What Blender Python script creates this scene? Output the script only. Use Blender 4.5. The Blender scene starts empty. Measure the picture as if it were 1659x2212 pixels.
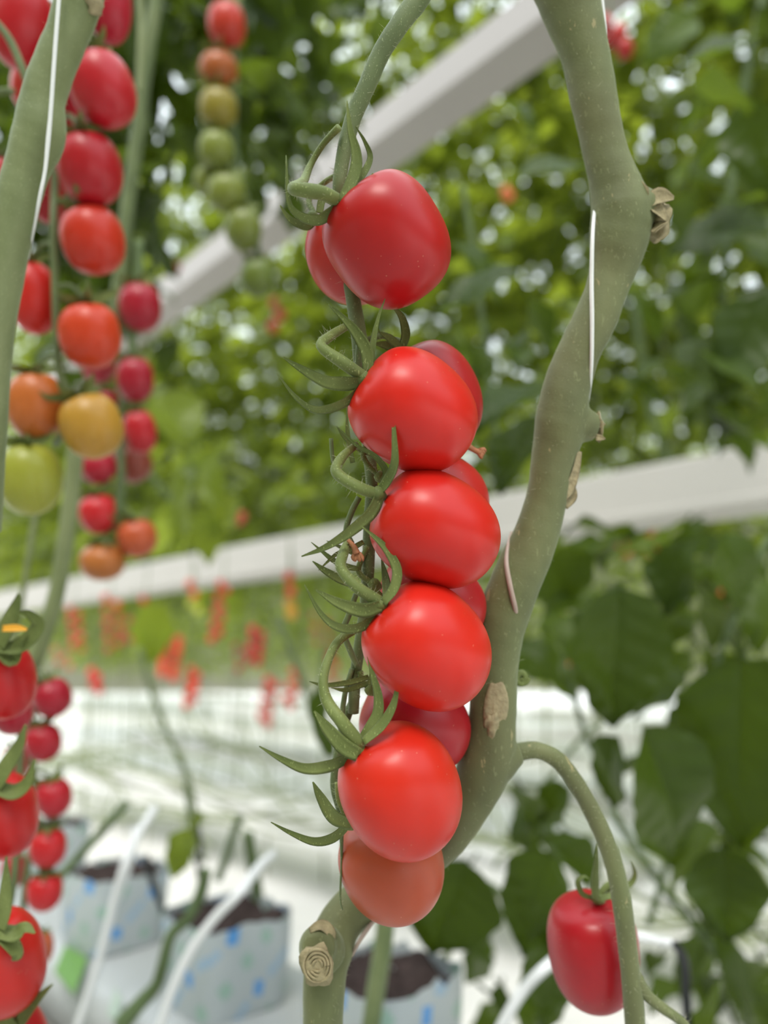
import bpy, math, random
import numpy as np
from mathutils import Vector, Matrix

SC = bpy.context.scene
COL = SC.collection
PI = math.pi
# ------------------------------------------------------------------ camera
FPX = 1661.0
PITCH = math.radians(11.5)
CAMZ = 0.90
cp, sp_ = math.cos(PITCH), math.sin(PITCH)
FW = np.array([0, cp, sp_]); UPV = np.array([0, -sp_, cp]); RT = np.array([1.0, 0, 0])
CAM = np.array([0, 0, CAMZ])

def P(px, py, z):
    return CAM + z * ((px - 829.5) / FPX * RT - (py - 1106.0) / FPX * UPV + FW)

cam_d = bpy.data.cameras.new('camera')
cam = bpy.data.objects.new('camera', cam_d); COL.objects.link(cam)
cam.location = CAM
cam.rotation_euler = (PI / 2 + PITCH, 0, 0)
cam_d.sensor_fit = 'VERTICAL'; cam_d.sensor_height = 36.0
cam_d.lens = FPX / 2212 * 36.0
cam_d.clip_start = 0.01; cam_d.clip_end = 200
cam_d.dof.use_dof = True
cam_d.dof.focus_distance = 0.212
cam_d.dof.aperture_fstop = 5.9
cam_d.dof.aperture_blades = 0
SC.camera = cam

# ------------------------------------------------------------------ world, sun, exposure
w = bpy.data.worlds.new('sky'); SC.world = w; w.use_nodes = True
nt = w.node_tree; bg = nt.nodes['Background']
tc = nt.nodes.new('ShaderNodeTexCoord'); sx = nt.nodes.new('ShaderNodeSeparateXYZ')
rp = nt.nodes.new('ShaderNodeValToRGB')
nt.links.new(tc.outputs['Generated'], sx.inputs[0]); nt.links.new(sx.outputs['Z'], rp.inputs[0])
rp.color_ramp.elements[0].position = 0.16; rp.color_ramp.elements[0].color = (0.155, 0.16, 0.115, 1)
rp.color_ramp.elements[1].position = 0.40; rp.color_ramp.elements[1].color = (0.86, 0.95, 1.0, 1)
nt.links.new(rp.outputs[0], bg.inputs['Color'])
bg.inputs['Strength'].default_value = 2.6
sun_d = bpy.data.lights.new('sun', 'SUN'); sun = bpy.data.objects.new('sun', sun_d); COL.objects.link(sun)
sun_d.energy = 3.7; sun_d.angle = math.radians(24); sun_d.color = (1.0, 0.95, 0.88)
SUNDIR = Vector((-0.10, -0.64, 0.76)).normalized()   # towards the sun
sun.rotation_euler = SUNDIR.to_track_quat('Z', 'Y').to_euler()
SC.view_settings.view_transform = 'Standard'; SC.view_settings.look = 'None'
SC.view_settings.gamma = 1.0; SC.view_settings.use_curve_mapping = False
SC.view_settings.exposure = -0.16
cy = SC.cycles
cy.max_bounces = 7; cy.diffuse_bounces = 3; cy.glossy_bounces = 3; cy.transmission_bounces = 4
cy.caustics_reflective = False; cy.caustics_refractive = False
cy.use_denoising = True
cy.sample_clamp_indirect = 4.0

# ------------------------------------------------------------------ helpers
def tag(o, label=None, cat=None, group=None, kind=None):
    if label: o['label'] = label
    if cat: o['category'] = cat
    if group: o['group'] = group
    if kind: o['kind'] = kind
    return o

def empty(name, loc=(0, 0, 0)):
    o = bpy.data.objects.new(name, None); COL.objects.link(o); o.location = loc
    o.empty_display_size = 0.02
    return o

class MB:
    def __init__(s): s.v = []; s.f = []; s.t = []; s.n = 0
    def add(s, v, f, tone=None):
        v = np.asarray(v, float); s.v.append(v)
        s.f += [tuple(i + s.n for i in q) for q in f]
        s.t.append(np.full(len(v), 0.5 if tone is None else tone)); s.n += len(v)
        return s
    def mesh(s, name, mat, smooth=True, tone=False):
        me = bpy.data.meshes.new(name)
        v = np.concatenate(s.v) if s.v else np.zeros((0, 3))
        me.from_pydata(v.tolist(), [], s.f)
        if tone:
            a = me.attributes.new('tone', 'FLOAT', 'POINT'); a.data.foreach_set('value', np.concatenate(s.t))
        me.polygons.foreach_set('use_smooth', [smooth] * len(me.polygons))
        me.materials.append(mat); me.update()
        return me
    def build(s, name, mat, parent=None, origin=None, smooth=True, tone=False):
        """vertices are in world space; the object's origin goes to `origin`."""
        po = np.array(parent.matrix_world.translation if False else abs_loc(parent)) if parent else np.zeros(3)
        if origin is None: origin = po if parent else (np.concatenate(s.v).mean(0))
        origin = np.asarray(origin, float)
        s.v = [x - origin for x in s.v]
        o = bpy.data.objects.new(name, s.mesh(name, mat, smooth, tone)); COL.objects.link(o)
        o.location = origin - po
        if parent: o.parent = parent
        return o

def abs_loc(o):
    l = np.zeros(3)
    while o: l = l + np.array(o.location); o = o.parent
    return l

def catmull(pts, n):
    pts = [np.asarray(p, float) for p in pts]
    if len(pts) == 2:
        return [pts[0] + (pts[1] - pts[0]) * i / n for i in range(n + 1)]
    q = [2 * pts[0] - pts[1]] + pts + [2 * pts[-1] - pts[-2]]
    out = []
    segs = len(pts) - 1
    for s in range(segs):
        a, b, c, d = q[s:s + 4]
        m = max(1, round(n / segs))
        for i in range(m):
            t = i / m
            out.append(0.5 * ((2 * b) + (-a + c) * t + (2 * a - 5 * b + 4 * c - d) * t * t + (-a + 3 * b - 3 * c + d) * t ** 3))
    out.append(pts[-1]); return out

def tube(mb, pts, rad, n=24, seg=12, cap=True, tone=None, flat=1.0, side=None, wob=0.0, seed=0, ridge=0.0):
    """pts 3D, rad list/number; flat<1 squashes along the second axis; side = width axis hint"""
    if not hasattr(rad, '__len__'): rad = [rad] * len(pts)
    full = [np.append(np.asarray(p, float), r) for p, r in zip(pts, rad)]
    c = catmull(full, n); c = np.array(c); pos = c[:, :3]; r = np.maximum(c[:, 3], 1e-5)
    m = len(pos)
    T = np.gradient(pos, axis=0); T /= np.linalg.norm(T, axis=1)[:, None] + 1e-12
    if side is None:
        side = np.array([1.0, 0.13, 0.07]) if abs(T[0][0]) < 0.9 else np.array([0, 0.2, 1.0])
    A = np.asarray(side, float)
    rng = np.random.RandomState(seed); ph = rng.rand(4) * 6.28
    vs = []
    for i in range(m):
        A = A - T[i] * A.dot(T[i]); A /= np.linalg.norm(A) + 1e-12
        B = np.cross(T[i], A)
        for k in range(seg):
            a = 2 * PI * k / seg
            rr = r[i] * (1 + wob * (math.sin(i * .7 + ph[0] + 2 * a) + .6 * math.sin(i * 1.9 + ph[1] + a)) + ridge * math.cos(3 * a + ph[2]))
            vs.append(pos[i] + rr * (math.cos(a) * A + flat * math.sin(a) * B))
    f = [(i * seg + k, i * seg + (k + 1) % seg, (i + 1) * seg + (k + 1) % seg, (i + 1) * seg + k) for i in range(m - 1) for k in range(seg)]
    if cap:
        f.append(tuple(range(seg))[::-1]); f.append(tuple((m - 1) * seg + k for k in range(seg)))
    mb.add(vs, f, tone); return pos, r

def pxpath(l, z):
    """list of (px, py[, dz]) around depth z"""
    return [P(q[0], q[1], z + (q[2] if len(q) > 2 else 0)) for q in l]

def ribbon(mb, pts, wid, n=18, cup=0.35, thick=0.12, side=None, roll=0.0, tone=None):
    """a tapering sepal: width wid (half widths), cupped cross-section with thickness"""
    full = [np.append(np.asarray(p, float), r) for p, r in zip(pts, wid)]
    c = np.array(catmull(full, n)); pos = c[:, :3]; r = np.maximum(c[:, 3], 2e-5); m = len(pos)
    T = np.gradient(pos, axis=0); T /= np.linalg.norm(T, axis=1)[:, None] + 1e-12
    V = pos.mean(0) - CAM; V /= np.linalg.norm(V)
    xs = [-1, -.62, -.25, 0, .25, .62, 1]
    vs = []; K = len(xs) * 2 - 2
    for i in range(m):
        S = np.cross(T[i], V); S /= np.linalg.norm(S) + 1e-9
        N = np.cross(S, T[i]); ca, sa = math.cos(roll), math.sin(roll)
        A = ca * S + sa * N; B = np.cross(T[i], A)
        top = [pos[i] + r[i] * (x * A + (cup * x * x - cup * .5 + .10 * (x == 0)) * B) for x in xs]
        bot = [pos[i] + r[i] * (x * A + (cup * x * x - cup * .5 - thick * 2 * (1 - x * x)) * B) for x in xs[1:-1]]
        vs += top + bot[::-1]
    f = [(i * K + k, i * K + (k + 1) % K, (i + 1) * K + (k + 1) % K, (i + 1) * K + k) for i in range(m - 1) for k in range(K)]
    f.append(tuple(range(K))[::-1]); f.append(tuple((m - 1) * K + k for k in range(K)))
    mb.add(vs, f, tone)

def hairs(mb, pos, rad, n, L, seed=0, wd=0.00004):
    rng = np.random.RandomState(seed); pos = np.asarray(pos); m = len(pos)
    for _ in range(n):
        i = rng.randint(0, m - 1); t = rng.rand(); p = pos[i] * (1 - t) + pos[i + 1] * t
        T = pos[i + 1] - pos[i]; T /= np.linalg.norm(T) + 1e-12
        d = rng.randn(3); d -= T * d.dot(T); d /= np.linalg.norm(d) + 1e-9
        b = p + d * rad[i] * .93; l = L * (.4 + rng.rand()); e = rng.randn(3) * .35
        s = np.cross(d, T); q = b + (d + e * .4) * l * .55 ; tip = b + (d + e) * l
        v = []
        for c0, ww in ((b, wd), (q, wd * .8)):
            v += [c0 + s * ww, c0 - s * ww * .5 + T * ww * .87, c0 - s * ww * .5 - T * ww * .87]
        v.append(tip)
        mb.add(v, [(0, 1, 4, 3), (1, 2, 5, 4), (2, 0, 3, 5), (3, 4, 6), (4, 5, 6), (5, 3, 6)])

# ------------------------------------------------------------------ node helpers / materials
def newmat(name):
    m = bpy.data.materials.new(name); m.use_nodes = True
    n = m.node_tree; return m, n, n.nodes['Principled BSDF']
def N(n, t, **kw):
    x = n.nodes.new(t)
    for k, v in kw.items(): setattr(x, k, v)
    return x
def math_(n, op, a, b=None, c=None):
    x = n.nodes.new('ShaderNodeMath'); x.operation = op
    for i, q in enumerate((a, b, c)):
        if q is None: continue
        if hasattr(q, 'links'): n.links.new(q, x.inputs[i])
        else: x.inputs[i].default_value = q
    return x.outputs[0]
def mixc(n, fac, a, b):
    x = n.nodes.new('ShaderNodeMix'); x.data_type = 'RGBA'
    for i, q in ((0, fac), (6, a), (7, b)):
        if hasattr(q, 'links'): n.links.new(q, x.inputs[i])
        elif i == 0: x.inputs[i].default_value = q
        else: x.inputs[i].default_value = (*q, 1)
    return x.outputs[2]
def noise(n, scale, detail=3, vec=None, rough=.5):
    x = n.nodes.new('ShaderNodeTexNoise'); x.inputs['Scale'].default_value = scale; x.inputs['Detail'].default_value = detail
    x.inputs['Roughness'].default_value = rough
    if vec is not None: n.links.new(vec, x.inputs['Vector'])
    return x.outputs['Fac']
def ramp(n, fac, stops):
    x = n.nodes.new('ShaderNodeValToRGB'); n.links.new(fac, x.inputs[0])
    e = x.color_ramp.elements
    while len(e) < len(stops): e.new(.5)
    for i, (p, c) in enumerate(stops): e[i].position = p; e[i].color = (*c, 1)
    return x.outputs[0]
def bump(n, b, h, strength, dist):
    x = n.nodes.new('ShaderNodeBump'); x.inputs['Strength'].default_value = strength; x.inputs['Distance'].default_value = dist
    n.links.new(h, x.inputs['Height']); n.links.new(x.outputs[0], b.inputs['Normal'])
def objvec(n): return N(n, 'ShaderNodeTexCoord').outputs['Object']

# tomato skin: colour comes from the object's own colour
def tomato_mat():
    m, n, b = newmat('tomato_skin'); oi = N(n, 'ShaderNodeObjectInfo'); v = objvec(n)
    ns = noise(n, 70, 2, v)
    dark = n.nodes.new('ShaderNodeHueSaturation'); n.links.new(oi.outputs['Color'], dark.inputs['Color']); dark.inputs['Value'].default_value = .74
    c = mixc(n, math_(n, 'MULTIPLY', ns, .9), oi.outputs['Color'], dark.outputs[0])
    vo = N(n, 'ShaderNodeTexVoronoi'); vo.inputs['Scale'].default_value = 430; n.links.new(v, vo.inputs['Vector'])
    dots = math_(n, 'LESS_THAN', vo.outputs['Distance'], .075)
    sel = math_(n, 'MULTIPLY', dots, math_(n, 'GREATER_THAN', noise(n, 120, 0, v), .52))
    c = mixc(n, math_(n, 'MULTIPLY', sel, .35), c, (.85, .45, .3))
    n.links.new(c, b.inputs['Base Color'])
    b.inputs['Roughness'].default_value = .36
    b.inputs['Specular IOR Level'].default_value = .34
    b.inputs['Subsurface Weight'].default_value = .12
    b.inputs['Subsurface Radius'].default_value = (1.0, .25, .1); b.inputs['Subsurface Scale'].default_value = .003
    b.inputs['Coat Weight'].default_value = .13; b.inputs['Coat Roughness'].default_value = .26
    bump(n, b, noise(n, 75, 2, v), .22, .0016)
    return m
TOM = tomato_mat()

def stem_mat(name, c1, c2, c3, scale=1.0, flecks=.5, scab=False):
    m, n, b = newmat(name); v = objvec(n)
    mp = N(n, 'ShaderNodeMapping'); n.links.new(v, mp.inputs[0]); mp.inputs['Scale'].default_value = (1, 1, .35)
    c = ramp(n, noise(n, 90 * scale, 4, mp.outputs[0]), [(.3, c1), (.55, c2), (.75, c3)])
    st = noise(n, (900 if scab else 2300) * scale, 2, mp.outputs[0], .6)
    c = mixc(n, math_(n, 'MULTIPLY', math_(n, 'GREATER_THAN', st, .66), flecks), c, tuple(min(1, q * 1.9 + .05) for q in c3))
    if scab:
        c = mixc(n, math_(n, 'MULTIPLY', noise(n, 28, 2, v), .55), c, (.15, .115, .07))
        sc = math_(n, 'MULTIPLY', math_(n, 'GREATER_THAN', noise(n, 230, 4, mp.outputs[0], .65), .67), .6)
        c = mixc(n, sc, c, (.40, .33, .17))
    n.links.new(c, b.inputs['Base Color'])
    b.inputs['Roughness'].default_value = .6; b.inputs['Specular IOR Level'].default_value = .3
    b.inputs['Sheen Weight'].default_value = .22; b.inputs['Sheen Roughness'].default_value = .4
    b.inputs['Sheen Tint'].default_value = (.85, .95, .75, 1)
    bump(n, b, noise(n, 1400 * scale, 3, v, .7), .5, .0002)
    return m
VINE = stem_mat('vine_skin', (.10, .128, .05), (.14, .172, .068), (.185, .215, .092), flecks=.28, scab=True)
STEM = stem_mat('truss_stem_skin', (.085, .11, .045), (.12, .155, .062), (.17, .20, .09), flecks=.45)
PALE = stem_mat('pale_stem_skin', (.15, .18, .075), (.19, .22, .10), (.23, .26, .125), flecks=.25)
CALYX = stem_mat('calyx_green', (.10, .13, .035), (.155, .19, .055), (.23, .27, .09), flecks=.45)
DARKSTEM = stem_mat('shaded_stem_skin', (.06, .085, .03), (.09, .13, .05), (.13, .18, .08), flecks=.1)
def simple(name, c, rough=.5, spec=.4, var=.0, scale=40, bmp=0, bscale=200, bd=.001, sheen=0):
    m, n, b = newmat(name)
    if var:
        v = objvec(n); k = noise(n, scale, 4, v)
        col = mixc(n, k, tuple(q * (1 - var) for q in c), tuple(min(1, q * (1 + var)) for q in c)); n.links.new(col, b.inputs['Base Color'])
        if bmp: bump(n, b, noise(n, bscale, 4, v), bmp, bd)
    else: b.inputs['Base Color'].default_value = (*c, 1)
    b.inputs['Roughness'].default_value = rough; b.inputs['Specular IOR Level'].default_value = spec
    return m
HAIR = simple('plant_hair', (.55, .55, .38), .5)
TWINE = simple('white_twine', (.80, .80, .80), .35, .5, var=.06, scale=900)
TWINE2 = simple('pink_grey_twine', (.42, .32, .27), .5, .5, var=.12, scale=400)
SCAR = simple('dry_scar_tissue', (.34, .285, .17), .8, .2, var=.45, scale=420, bmp=1.0, bscale=500, bd=.0008)
DRY = simple('dried_brown_petal', (.42, .18, .09), .7, .3, var=.5, scale=500, bmp=.6, bscale=700, bd=.0003)
YELLOW = simple('yellow_petal', (.85, .40, .04), .5, .3, var=.15)
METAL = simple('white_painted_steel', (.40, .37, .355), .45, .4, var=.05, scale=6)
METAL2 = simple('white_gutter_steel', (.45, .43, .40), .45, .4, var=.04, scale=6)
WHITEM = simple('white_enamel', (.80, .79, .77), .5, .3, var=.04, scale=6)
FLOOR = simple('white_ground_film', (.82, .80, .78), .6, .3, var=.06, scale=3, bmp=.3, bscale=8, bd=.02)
SLABM = simple('shaded_slab_film', (.40, .415, .42), .4, .4, var=.05, scale=12, bmp=.5, bscale=30, bd=.004)  # white film greyed in its colour to imitate shade on the near slabs
LOGO = simple('green_print', (.13, .27, .06), .45, .4, var=.08)
PALELOGO = simple('pale_green_print', (.38, .45, .38), .45, .4, var=.08)
SOIL = simple('dark_substrate', (.045, .032, .03), .95, .1, var=.8, scale=90, bmp=1, bscale=160, bd=.006)
TUBE = simple('white_plastic_tube', (.74, .74, .76), .3, .5)
BLACK = simple('black_plastic', (.012, .012, .014), .35, .5)

def leaf_mat(name, dark, light, trans, tw=.35, spec=.3):
    m, n, b = newmat(name); out = n.nodes['Material Output']
    at = N(n, 'ShaderNodeAttribute', attribute_name='tone'); v = objvec(n)
    k = math_(n, 'ADD', at.outputs['Fac'], math_(n, 'MULTIPLY', math_(n, 'SUBTRACT', noise(n, 25, 3, v), .5), .35))
    c = mixc(n, k, dark, light); n.links.new(c, b.inputs['Base Color'])
    b.inputs['Roughness'].default_value = .36; b.inputs['Specular IOR Level'].default_value = spec
    tr = N(n, 'ShaderNodeBsdfTranslucent'); tcol = mixc(n, k, tuple(q * .55 for q in trans), trans); n.links.new(tcol, tr.inputs[0])
    mx = N(n, 'ShaderNodeMixShader'); mx.inputs[0].default_value = tw
    n.links.new(b.outputs[0], mx.inputs[1]); n.links.new(tr.outputs[0], mx.inputs[2]); n.links.new(mx.outputs[0], out.inputs[0])
    bump(n, b, noise(n, 60, 3, v), .5, .004)
    return m
LEAF = leaf_mat('leaf_green', (.016, .034, .005), (.085, .125, .018), (.54, .66, .05), .45)
LEAFD = leaf_mat('leaf_dark_green', (.012, .026, .004), (.045, .075, .009), (.26, .38, .02), .30, .22)

def print_mat():
    """white film with rows of small blue and green diamond marks and broken blue lettering bands"""
    m, n, b = newmat('printed_white_film'); uv = N(n, 'ShaderNodeUVMap'); sx = N(n, 'ShaderNodeSeparateXYZ'); n.links.new(uv.outputs[0], sx.inputs[0])
    U, V = sx.outputs[0], sx.outputs[1]
    a = math_(n, 'ADD', math_(n, 'MULTIPLY', U, .8), math_(n, 'MULTIPLY', V, .6))
    c = math_(n, 'SUBTRACT', math_(n, 'MULTIPLY', V, .8), math_(n, 'MULTIPLY', U, .6))
    S = .031
    fa = math_(n, 'FRACT', math_(n, 'DIVIDE', a, S)); fc = math_(n, 'FRACT', math_(n, 'DIVIDE', c, S))
    row = math_(n, 'FRACT', math_(n, 'MULTIPLY', math_(n, 'FLOOR', math_(n, 'DIVIDE', c, S)), .5))
    colm = math_(n, 'FRACT', math_(n, 'MULTIPLY', math_(n, 'FLOOR', math_(n, 'DIVIDE', a, S)), .5))
    da = math_(n, 'ABSOLUTE', math_(n, 'SUBTRACT', fa, .5)); dc = math_(n, 'ABSOLUTE', math_(n, 'SUBTRACT', fc, .5))
    box = math_(n, 'LESS_THAN', math_(n, 'MAXIMUM', da, dc), .2)
    green = math_(n, 'MULTIPLY', box, math_(n, 'GREATER_THAN', row, .25))
    bandrow = math_(n, 'LESS_THAN', row, .25)
    letters = math_(n, 'GREATER_THAN', math_(n, 'SINE', math_(n, 'MULTIPLY', a, 1900)), -.35)
    band = math_(n, 'MULTIPLY', math_(n, 'MULTIPLY', math_(n, 'LESS_THAN', dc, .13), letters), math_(n, 'MULTIPLY', bandrow, math_(n, 'GREATER_THAN', colm, .25)))
    blob = math_(n, 'MULTIPLY', math_(n, 'MULTIPLY', bandrow, math_(n, 'LESS_THAN', colm, .25)), math_(n, 'LESS_THAN', math_(n, 'ADD', da, dc), .3))
    base = mixc(n, noise(n, 30, 2, objvec(n)), (.34, .385, .41), (.43, .46, .48))  # white film base greyed too, shade of the near row put into the colour
    q = mixc(n, math_(n, 'MULTIPLY', green, .55), base, (.16, .36, .24))
    q = mixc(n, math_(n, 'MULTIPLY', band, .7), q, (.14, .34, .60))
    q = mixc(n, math_(n, 'MULTIPLY', blob, .9), q, (.05, .25, .60))
    n.links.new(q, b.inputs['Base Color']); b.inputs['Roughness'].default_value = .4
    return m
PRINT = print_mat()

# ------------------------------------------------------------------ row directions
D = np.array([-1629.5 / FPX, 1.0 * cp - (1444 - 1106) / FPX * -sp_ * -1, 0.0])
_d = -829.5 / FPX
_v = P(-800, 1444, 1.0) - CAM; _v[2] = 0; D = _v / np.linalg.norm(_v)      # rows run this way
NRM = np.array([D[1], -D[0], 0.0])                                         # away from the camera, across the rows
def R(p, s, h): return NRM * p + D * s + np.array([0, 0, h])               # p across, s along, h height
UPZ = np.array([0, 0, 1.0])

def boxat(mb, c, ax, ay, az, bev=0.0, sub=1):
    """box with half-axis vectors; top edges kept simple"""
    c, ax, ay, az = map(np.asarray, (c, ax, ay, az))
    v = [c + i * ax + j * ay + k * az for k in (-1, 1) for j in (-1, 1) for i in (-1, 1)]
    mb.add(v, [(0, 2, 3, 1), (4, 5, 7, 6), (0, 1, 5, 4), (2, 6, 7, 3), (0, 4, 6, 2), (1, 3, 7, 5)])

# ------------------------------------------------------------------ setting: ground
mb = MB(); n_ = 24
gx = np.linspace(-22, 16, n_ + 1); gy = np.linspace(-10, 30, n_ + 1)
mb.add([(x, y, 0.0) for y in gy for x in gx], [(j * (n_ + 1) + i, j * (n_ + 1) + i + 1, (j + 1) * (n_ + 1) + i + 1, (j + 1) * (n_ + 1) + i) for j in range(n_) for i in range(n_)])
o = mb.build('floor', FLOOR, origin=(0, 0, 0)); tag(o, 'white film laid over the greenhouse ground', None, kind='structure')

# two white steel gutters / rails in front of the foliage (profiles along D)
def rail(name, pa, pb, prof, mat, label, cat, ext=(0, 0)):
    a, b = np.asarray(pa), np.asarray(pb); t = (b - a); t /= np.linalg.norm(t)
    a = a - t * ext[0]; b = b + t * ext[1]
    k = len(prof); ns = 24
    v = [a + (b - a) * i / ns + NRM * x + UPZ * y for i in range(ns + 1) for x, y in prof]
    f = [(i * k + j, i * k + (j + 1) % k, (i + 1) * k + (j + 1) % k, (i + 1) * k + j) for i in range(ns) for j in range(k)]
    f += [tuple(range(k))[::-1], tuple(ns * k + j for j in range(k))]
    m2 = MB(); m2.add(v, f); o = m2.build(name, mat, smooth=False)
    tag(o, label, cat); return o
GK = 1.50 * 2459
def gz(px): return GK / (px + 800)
# lower rail : centre line through (1659,1022) and (0,1293)
def gp(px, py, k=1.0): return P(px, py, gz(px) * k)
prof_g = [(-.004, -.058), (.0, -.062), (.10, -.062), (.108, -.05), (.108, .055), (.095, .062), (.0, .062), (-.004, .056), (-.004, -.036), (-.013, -.040), (-.013, -.054)]
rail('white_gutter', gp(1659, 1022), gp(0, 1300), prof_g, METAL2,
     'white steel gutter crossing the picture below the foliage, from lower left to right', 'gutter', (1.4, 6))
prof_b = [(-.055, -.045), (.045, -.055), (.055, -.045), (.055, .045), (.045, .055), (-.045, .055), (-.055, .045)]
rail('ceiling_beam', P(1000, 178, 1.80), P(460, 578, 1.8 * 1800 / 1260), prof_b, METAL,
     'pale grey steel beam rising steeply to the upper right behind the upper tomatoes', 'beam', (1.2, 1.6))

# ------------------------------------------------------------------ tomatoes
def basis(axis):
    a = np.asarray(axis, float); a /= np.linalg.norm(a)
    h = UPZ if abs(a[2]) < .95 else RT
    u = np.cross(h, a); u /= np.linalg.norm(u); return u, np.cross(a, u), a

def fruit_verts(L, W, seed=0, nu=40, nv=30, lobes=.012, sq=2.25):
    """axis +z from calyx (-L) to tip (+L)"""
    rng = np.random.RandomState(seed); ph = rng.rand(3) * 6.28
    v = [(0, 0, -L * .93)]
    for j in range(1, nv):
        t = PI * j / nv; ct, st = -math.cos(t), math.sin(t)
        s = abs(ct) ** sq + abs(st) ** sq; k = s ** (-1 / sq)
        z = ct * k; r = st * k
        if z < -.75: z += .10 * ((-z - .75) / .25) ** 2 * .7     # shallow dimple at the calyx
        z *= L; rr = W * r * (1 - .035 * (z / L))
        for i in range(nu):
            a = 2 * PI * i / nu
            q = 1 + lobes * (math.cos(3 * a + ph[0]) + .6 * math.cos(2 * a + ph[1])) * st
            v.append((rr * q * math.cos(a), rr * q * math.sin(a), z))
    v.append((0, 0, L * 1.0))
    f = [(0, 1 + (i + 1) % nu, 1 + i) for i in range(nu)]
    for j in range(nv - 2):
        b0 = 1 + j * nu; b1 = b0 + nu
        f += [(b0 + i, b0 + (i + 1) % nu, b1 + (i + 1) % nu, b1 + i) for i in range(nu)]
    b0 = 1 + (nv - 2) * nu; e = len(v) - 1
    f += [(b0 + i, b0 + (i + 1) % nu, e) for i in range(nu)]
    return np.array(v), f

RED = (.62, .014, .008); DEEP = (.44, .008, .012); CRIM = (.36, .006, .022); ORED = (.60, .06, .02)
ORG = (.56, .17, .02); YEL = (.50, .30, .03); GRN = (.26, .30, .035); OLV = (.17, .20, .03); BRN = (.26, .05, .03)

def tomato(px, py, z, wpx, lpx, ang, tip=0.0, col=RED, seed=0, label='', group=None, cat='tomato', lod=1, sq=2.25, name='cherry_tomato', lobes=.012):
    """centre pixel, depth, half-width and half-length in pixels at that depth, direction of the tip in the image
    (degrees clockwise from right = downwards), tip>0 tips it away from us"""
    c = P(px, py, z); a = math.radians(ang); t = math.radians(tip)
    ax = math.cos(t) * (math.cos(a) * RT - math.sin(a) * UPV) + math.sin(t) * FW
    u, vv, a3 = basis(ax)
    L, W = lpx * z / FPX, wpx * z / FPX
    nu, nv = {2: (64, 44), 1: (36, 24), 0: (16, 12)}[lod]
    v, f = fruit_verts(L, W, seed, nu, nv, sq=sq, lobes=lobes)
    me = MB(); me.add(v, f)
    mesh = me.mesh(name, TOM)
    o = bpy.data.objects.new(name, mesh); COL.objects.link(o)
    M = Matrix(((u[0], vv[0], a3[0]), (u[1], vv[1], a3[1]), (u[2], vv[2], a3[2])))
    # keep children simple: bake rotation into the mesh
    mesh.transform(M.to_4x4()); o.location = c
    rng = random.Random(seed + 11); j = 1 + rng.uniform(-.06, .06)
    o.color = (col[0] * j, col[1] * j, col[2] * j, 1)
    tag(o, label, cat, group)
    o['_a'] = 0; del o['_a']
    return o, c, a3, L, W

def star_calyx(parent, c, ax, L, W, seed=0, n=5, size=1.0, back=.4, mat=None):
    """five curled sepals at the calyx end"""
    rng = np.random.RandomState(seed); u, v, a = basis(ax); base = c - a * L * .93
    hub = MB(); tube(hub, [base + a * W * .1, base - a * W * .12], [W * .26, W * .16], n=3, seg=10)
    h = hub.build('calyx', mat or CALYX, parent)
    for k in range(n):
        t = 2 * PI * k / n + rng.rand() * .5; d = math.cos(t) * u + math.sin(t) * v
        l = W * (1.15 + .5 * rng.rand()) * size; b = back * (.6 + rng.rand() * .9)
        pts = [base - a * W * .03, base + d * l * .45 - a * l * (.12), base + d * l * .8 - a * l * (.05 + b * .4), base + d * l * .95 - a * l * b]
        sm = MB(); ribbon(sm, pts, [W * .17, W * .17, W * .10, W * .015], n=9, roll=.5)
        s = sm.build('sepal', mat or CALYX, h)
    return h, base - a * W * .12

def pedicel_to(parent, p0, p1, r, mat=None, sag=None):
    mid = (np.asarray(p0) + np.asarray(p1)) / 2 + (sag if sag is not None else UPZ * np.linalg.norm(np.asarray(p1) - p0) * .22)
    m2 = MB(); tube(m2, [p0, mid, p1], [r * 1.15, r, r * .9], n=10, seg=8)
    return m2.build('pedicel', mat or STEM, parent)

# --- main truss ---------------------------------------------------
ZF = .212
hero = [
 # px,py,z,w,l,ang,tip,col,label, sq
 ('T1', 838, 522, ZF, 126, 139, 54, 12, (.48, .008, .010), 'topmost and darkest glossy red plum tomato at the front of the main truss', 2.5),
 ('T2', 893, 890, ZF - .003, 124, 142, 36, 15, RED, 'second front tomato of the main truss, glossy red, a sepal tip across its face', 2.3),
 ('T3', 940, 1144, ZF - .002, 122, 144, 28, 12, RED, 'third red plum tomato from the top of the main truss, lying widest to the right', 2.25),
 ('T4', 923, 1397, ZF - .005, 126, 146, 44, 14, (.66, .018, .009), 'fourth front tomato of the main truss, bright red, beside the scarred thick vine', 2.25),
 ('T5', 865, 1707, ZF - .006, 128, 150, 66, 10, (.70, .024, .010), 'fifth bright orange-red plum tomato of the main truss, above the hanging lowest one', 2.15),
]
heroes = {}
for i, (k, px, py, z, w_, l_, an, tp, col, lab, sq) in enumerate(hero):
    heroes[k] = tomato(px, py, z, w_, l_, an, tp, col, 40 + i, lab, 'tomatoes of the main truss', lod=2, sq=sq)
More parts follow.
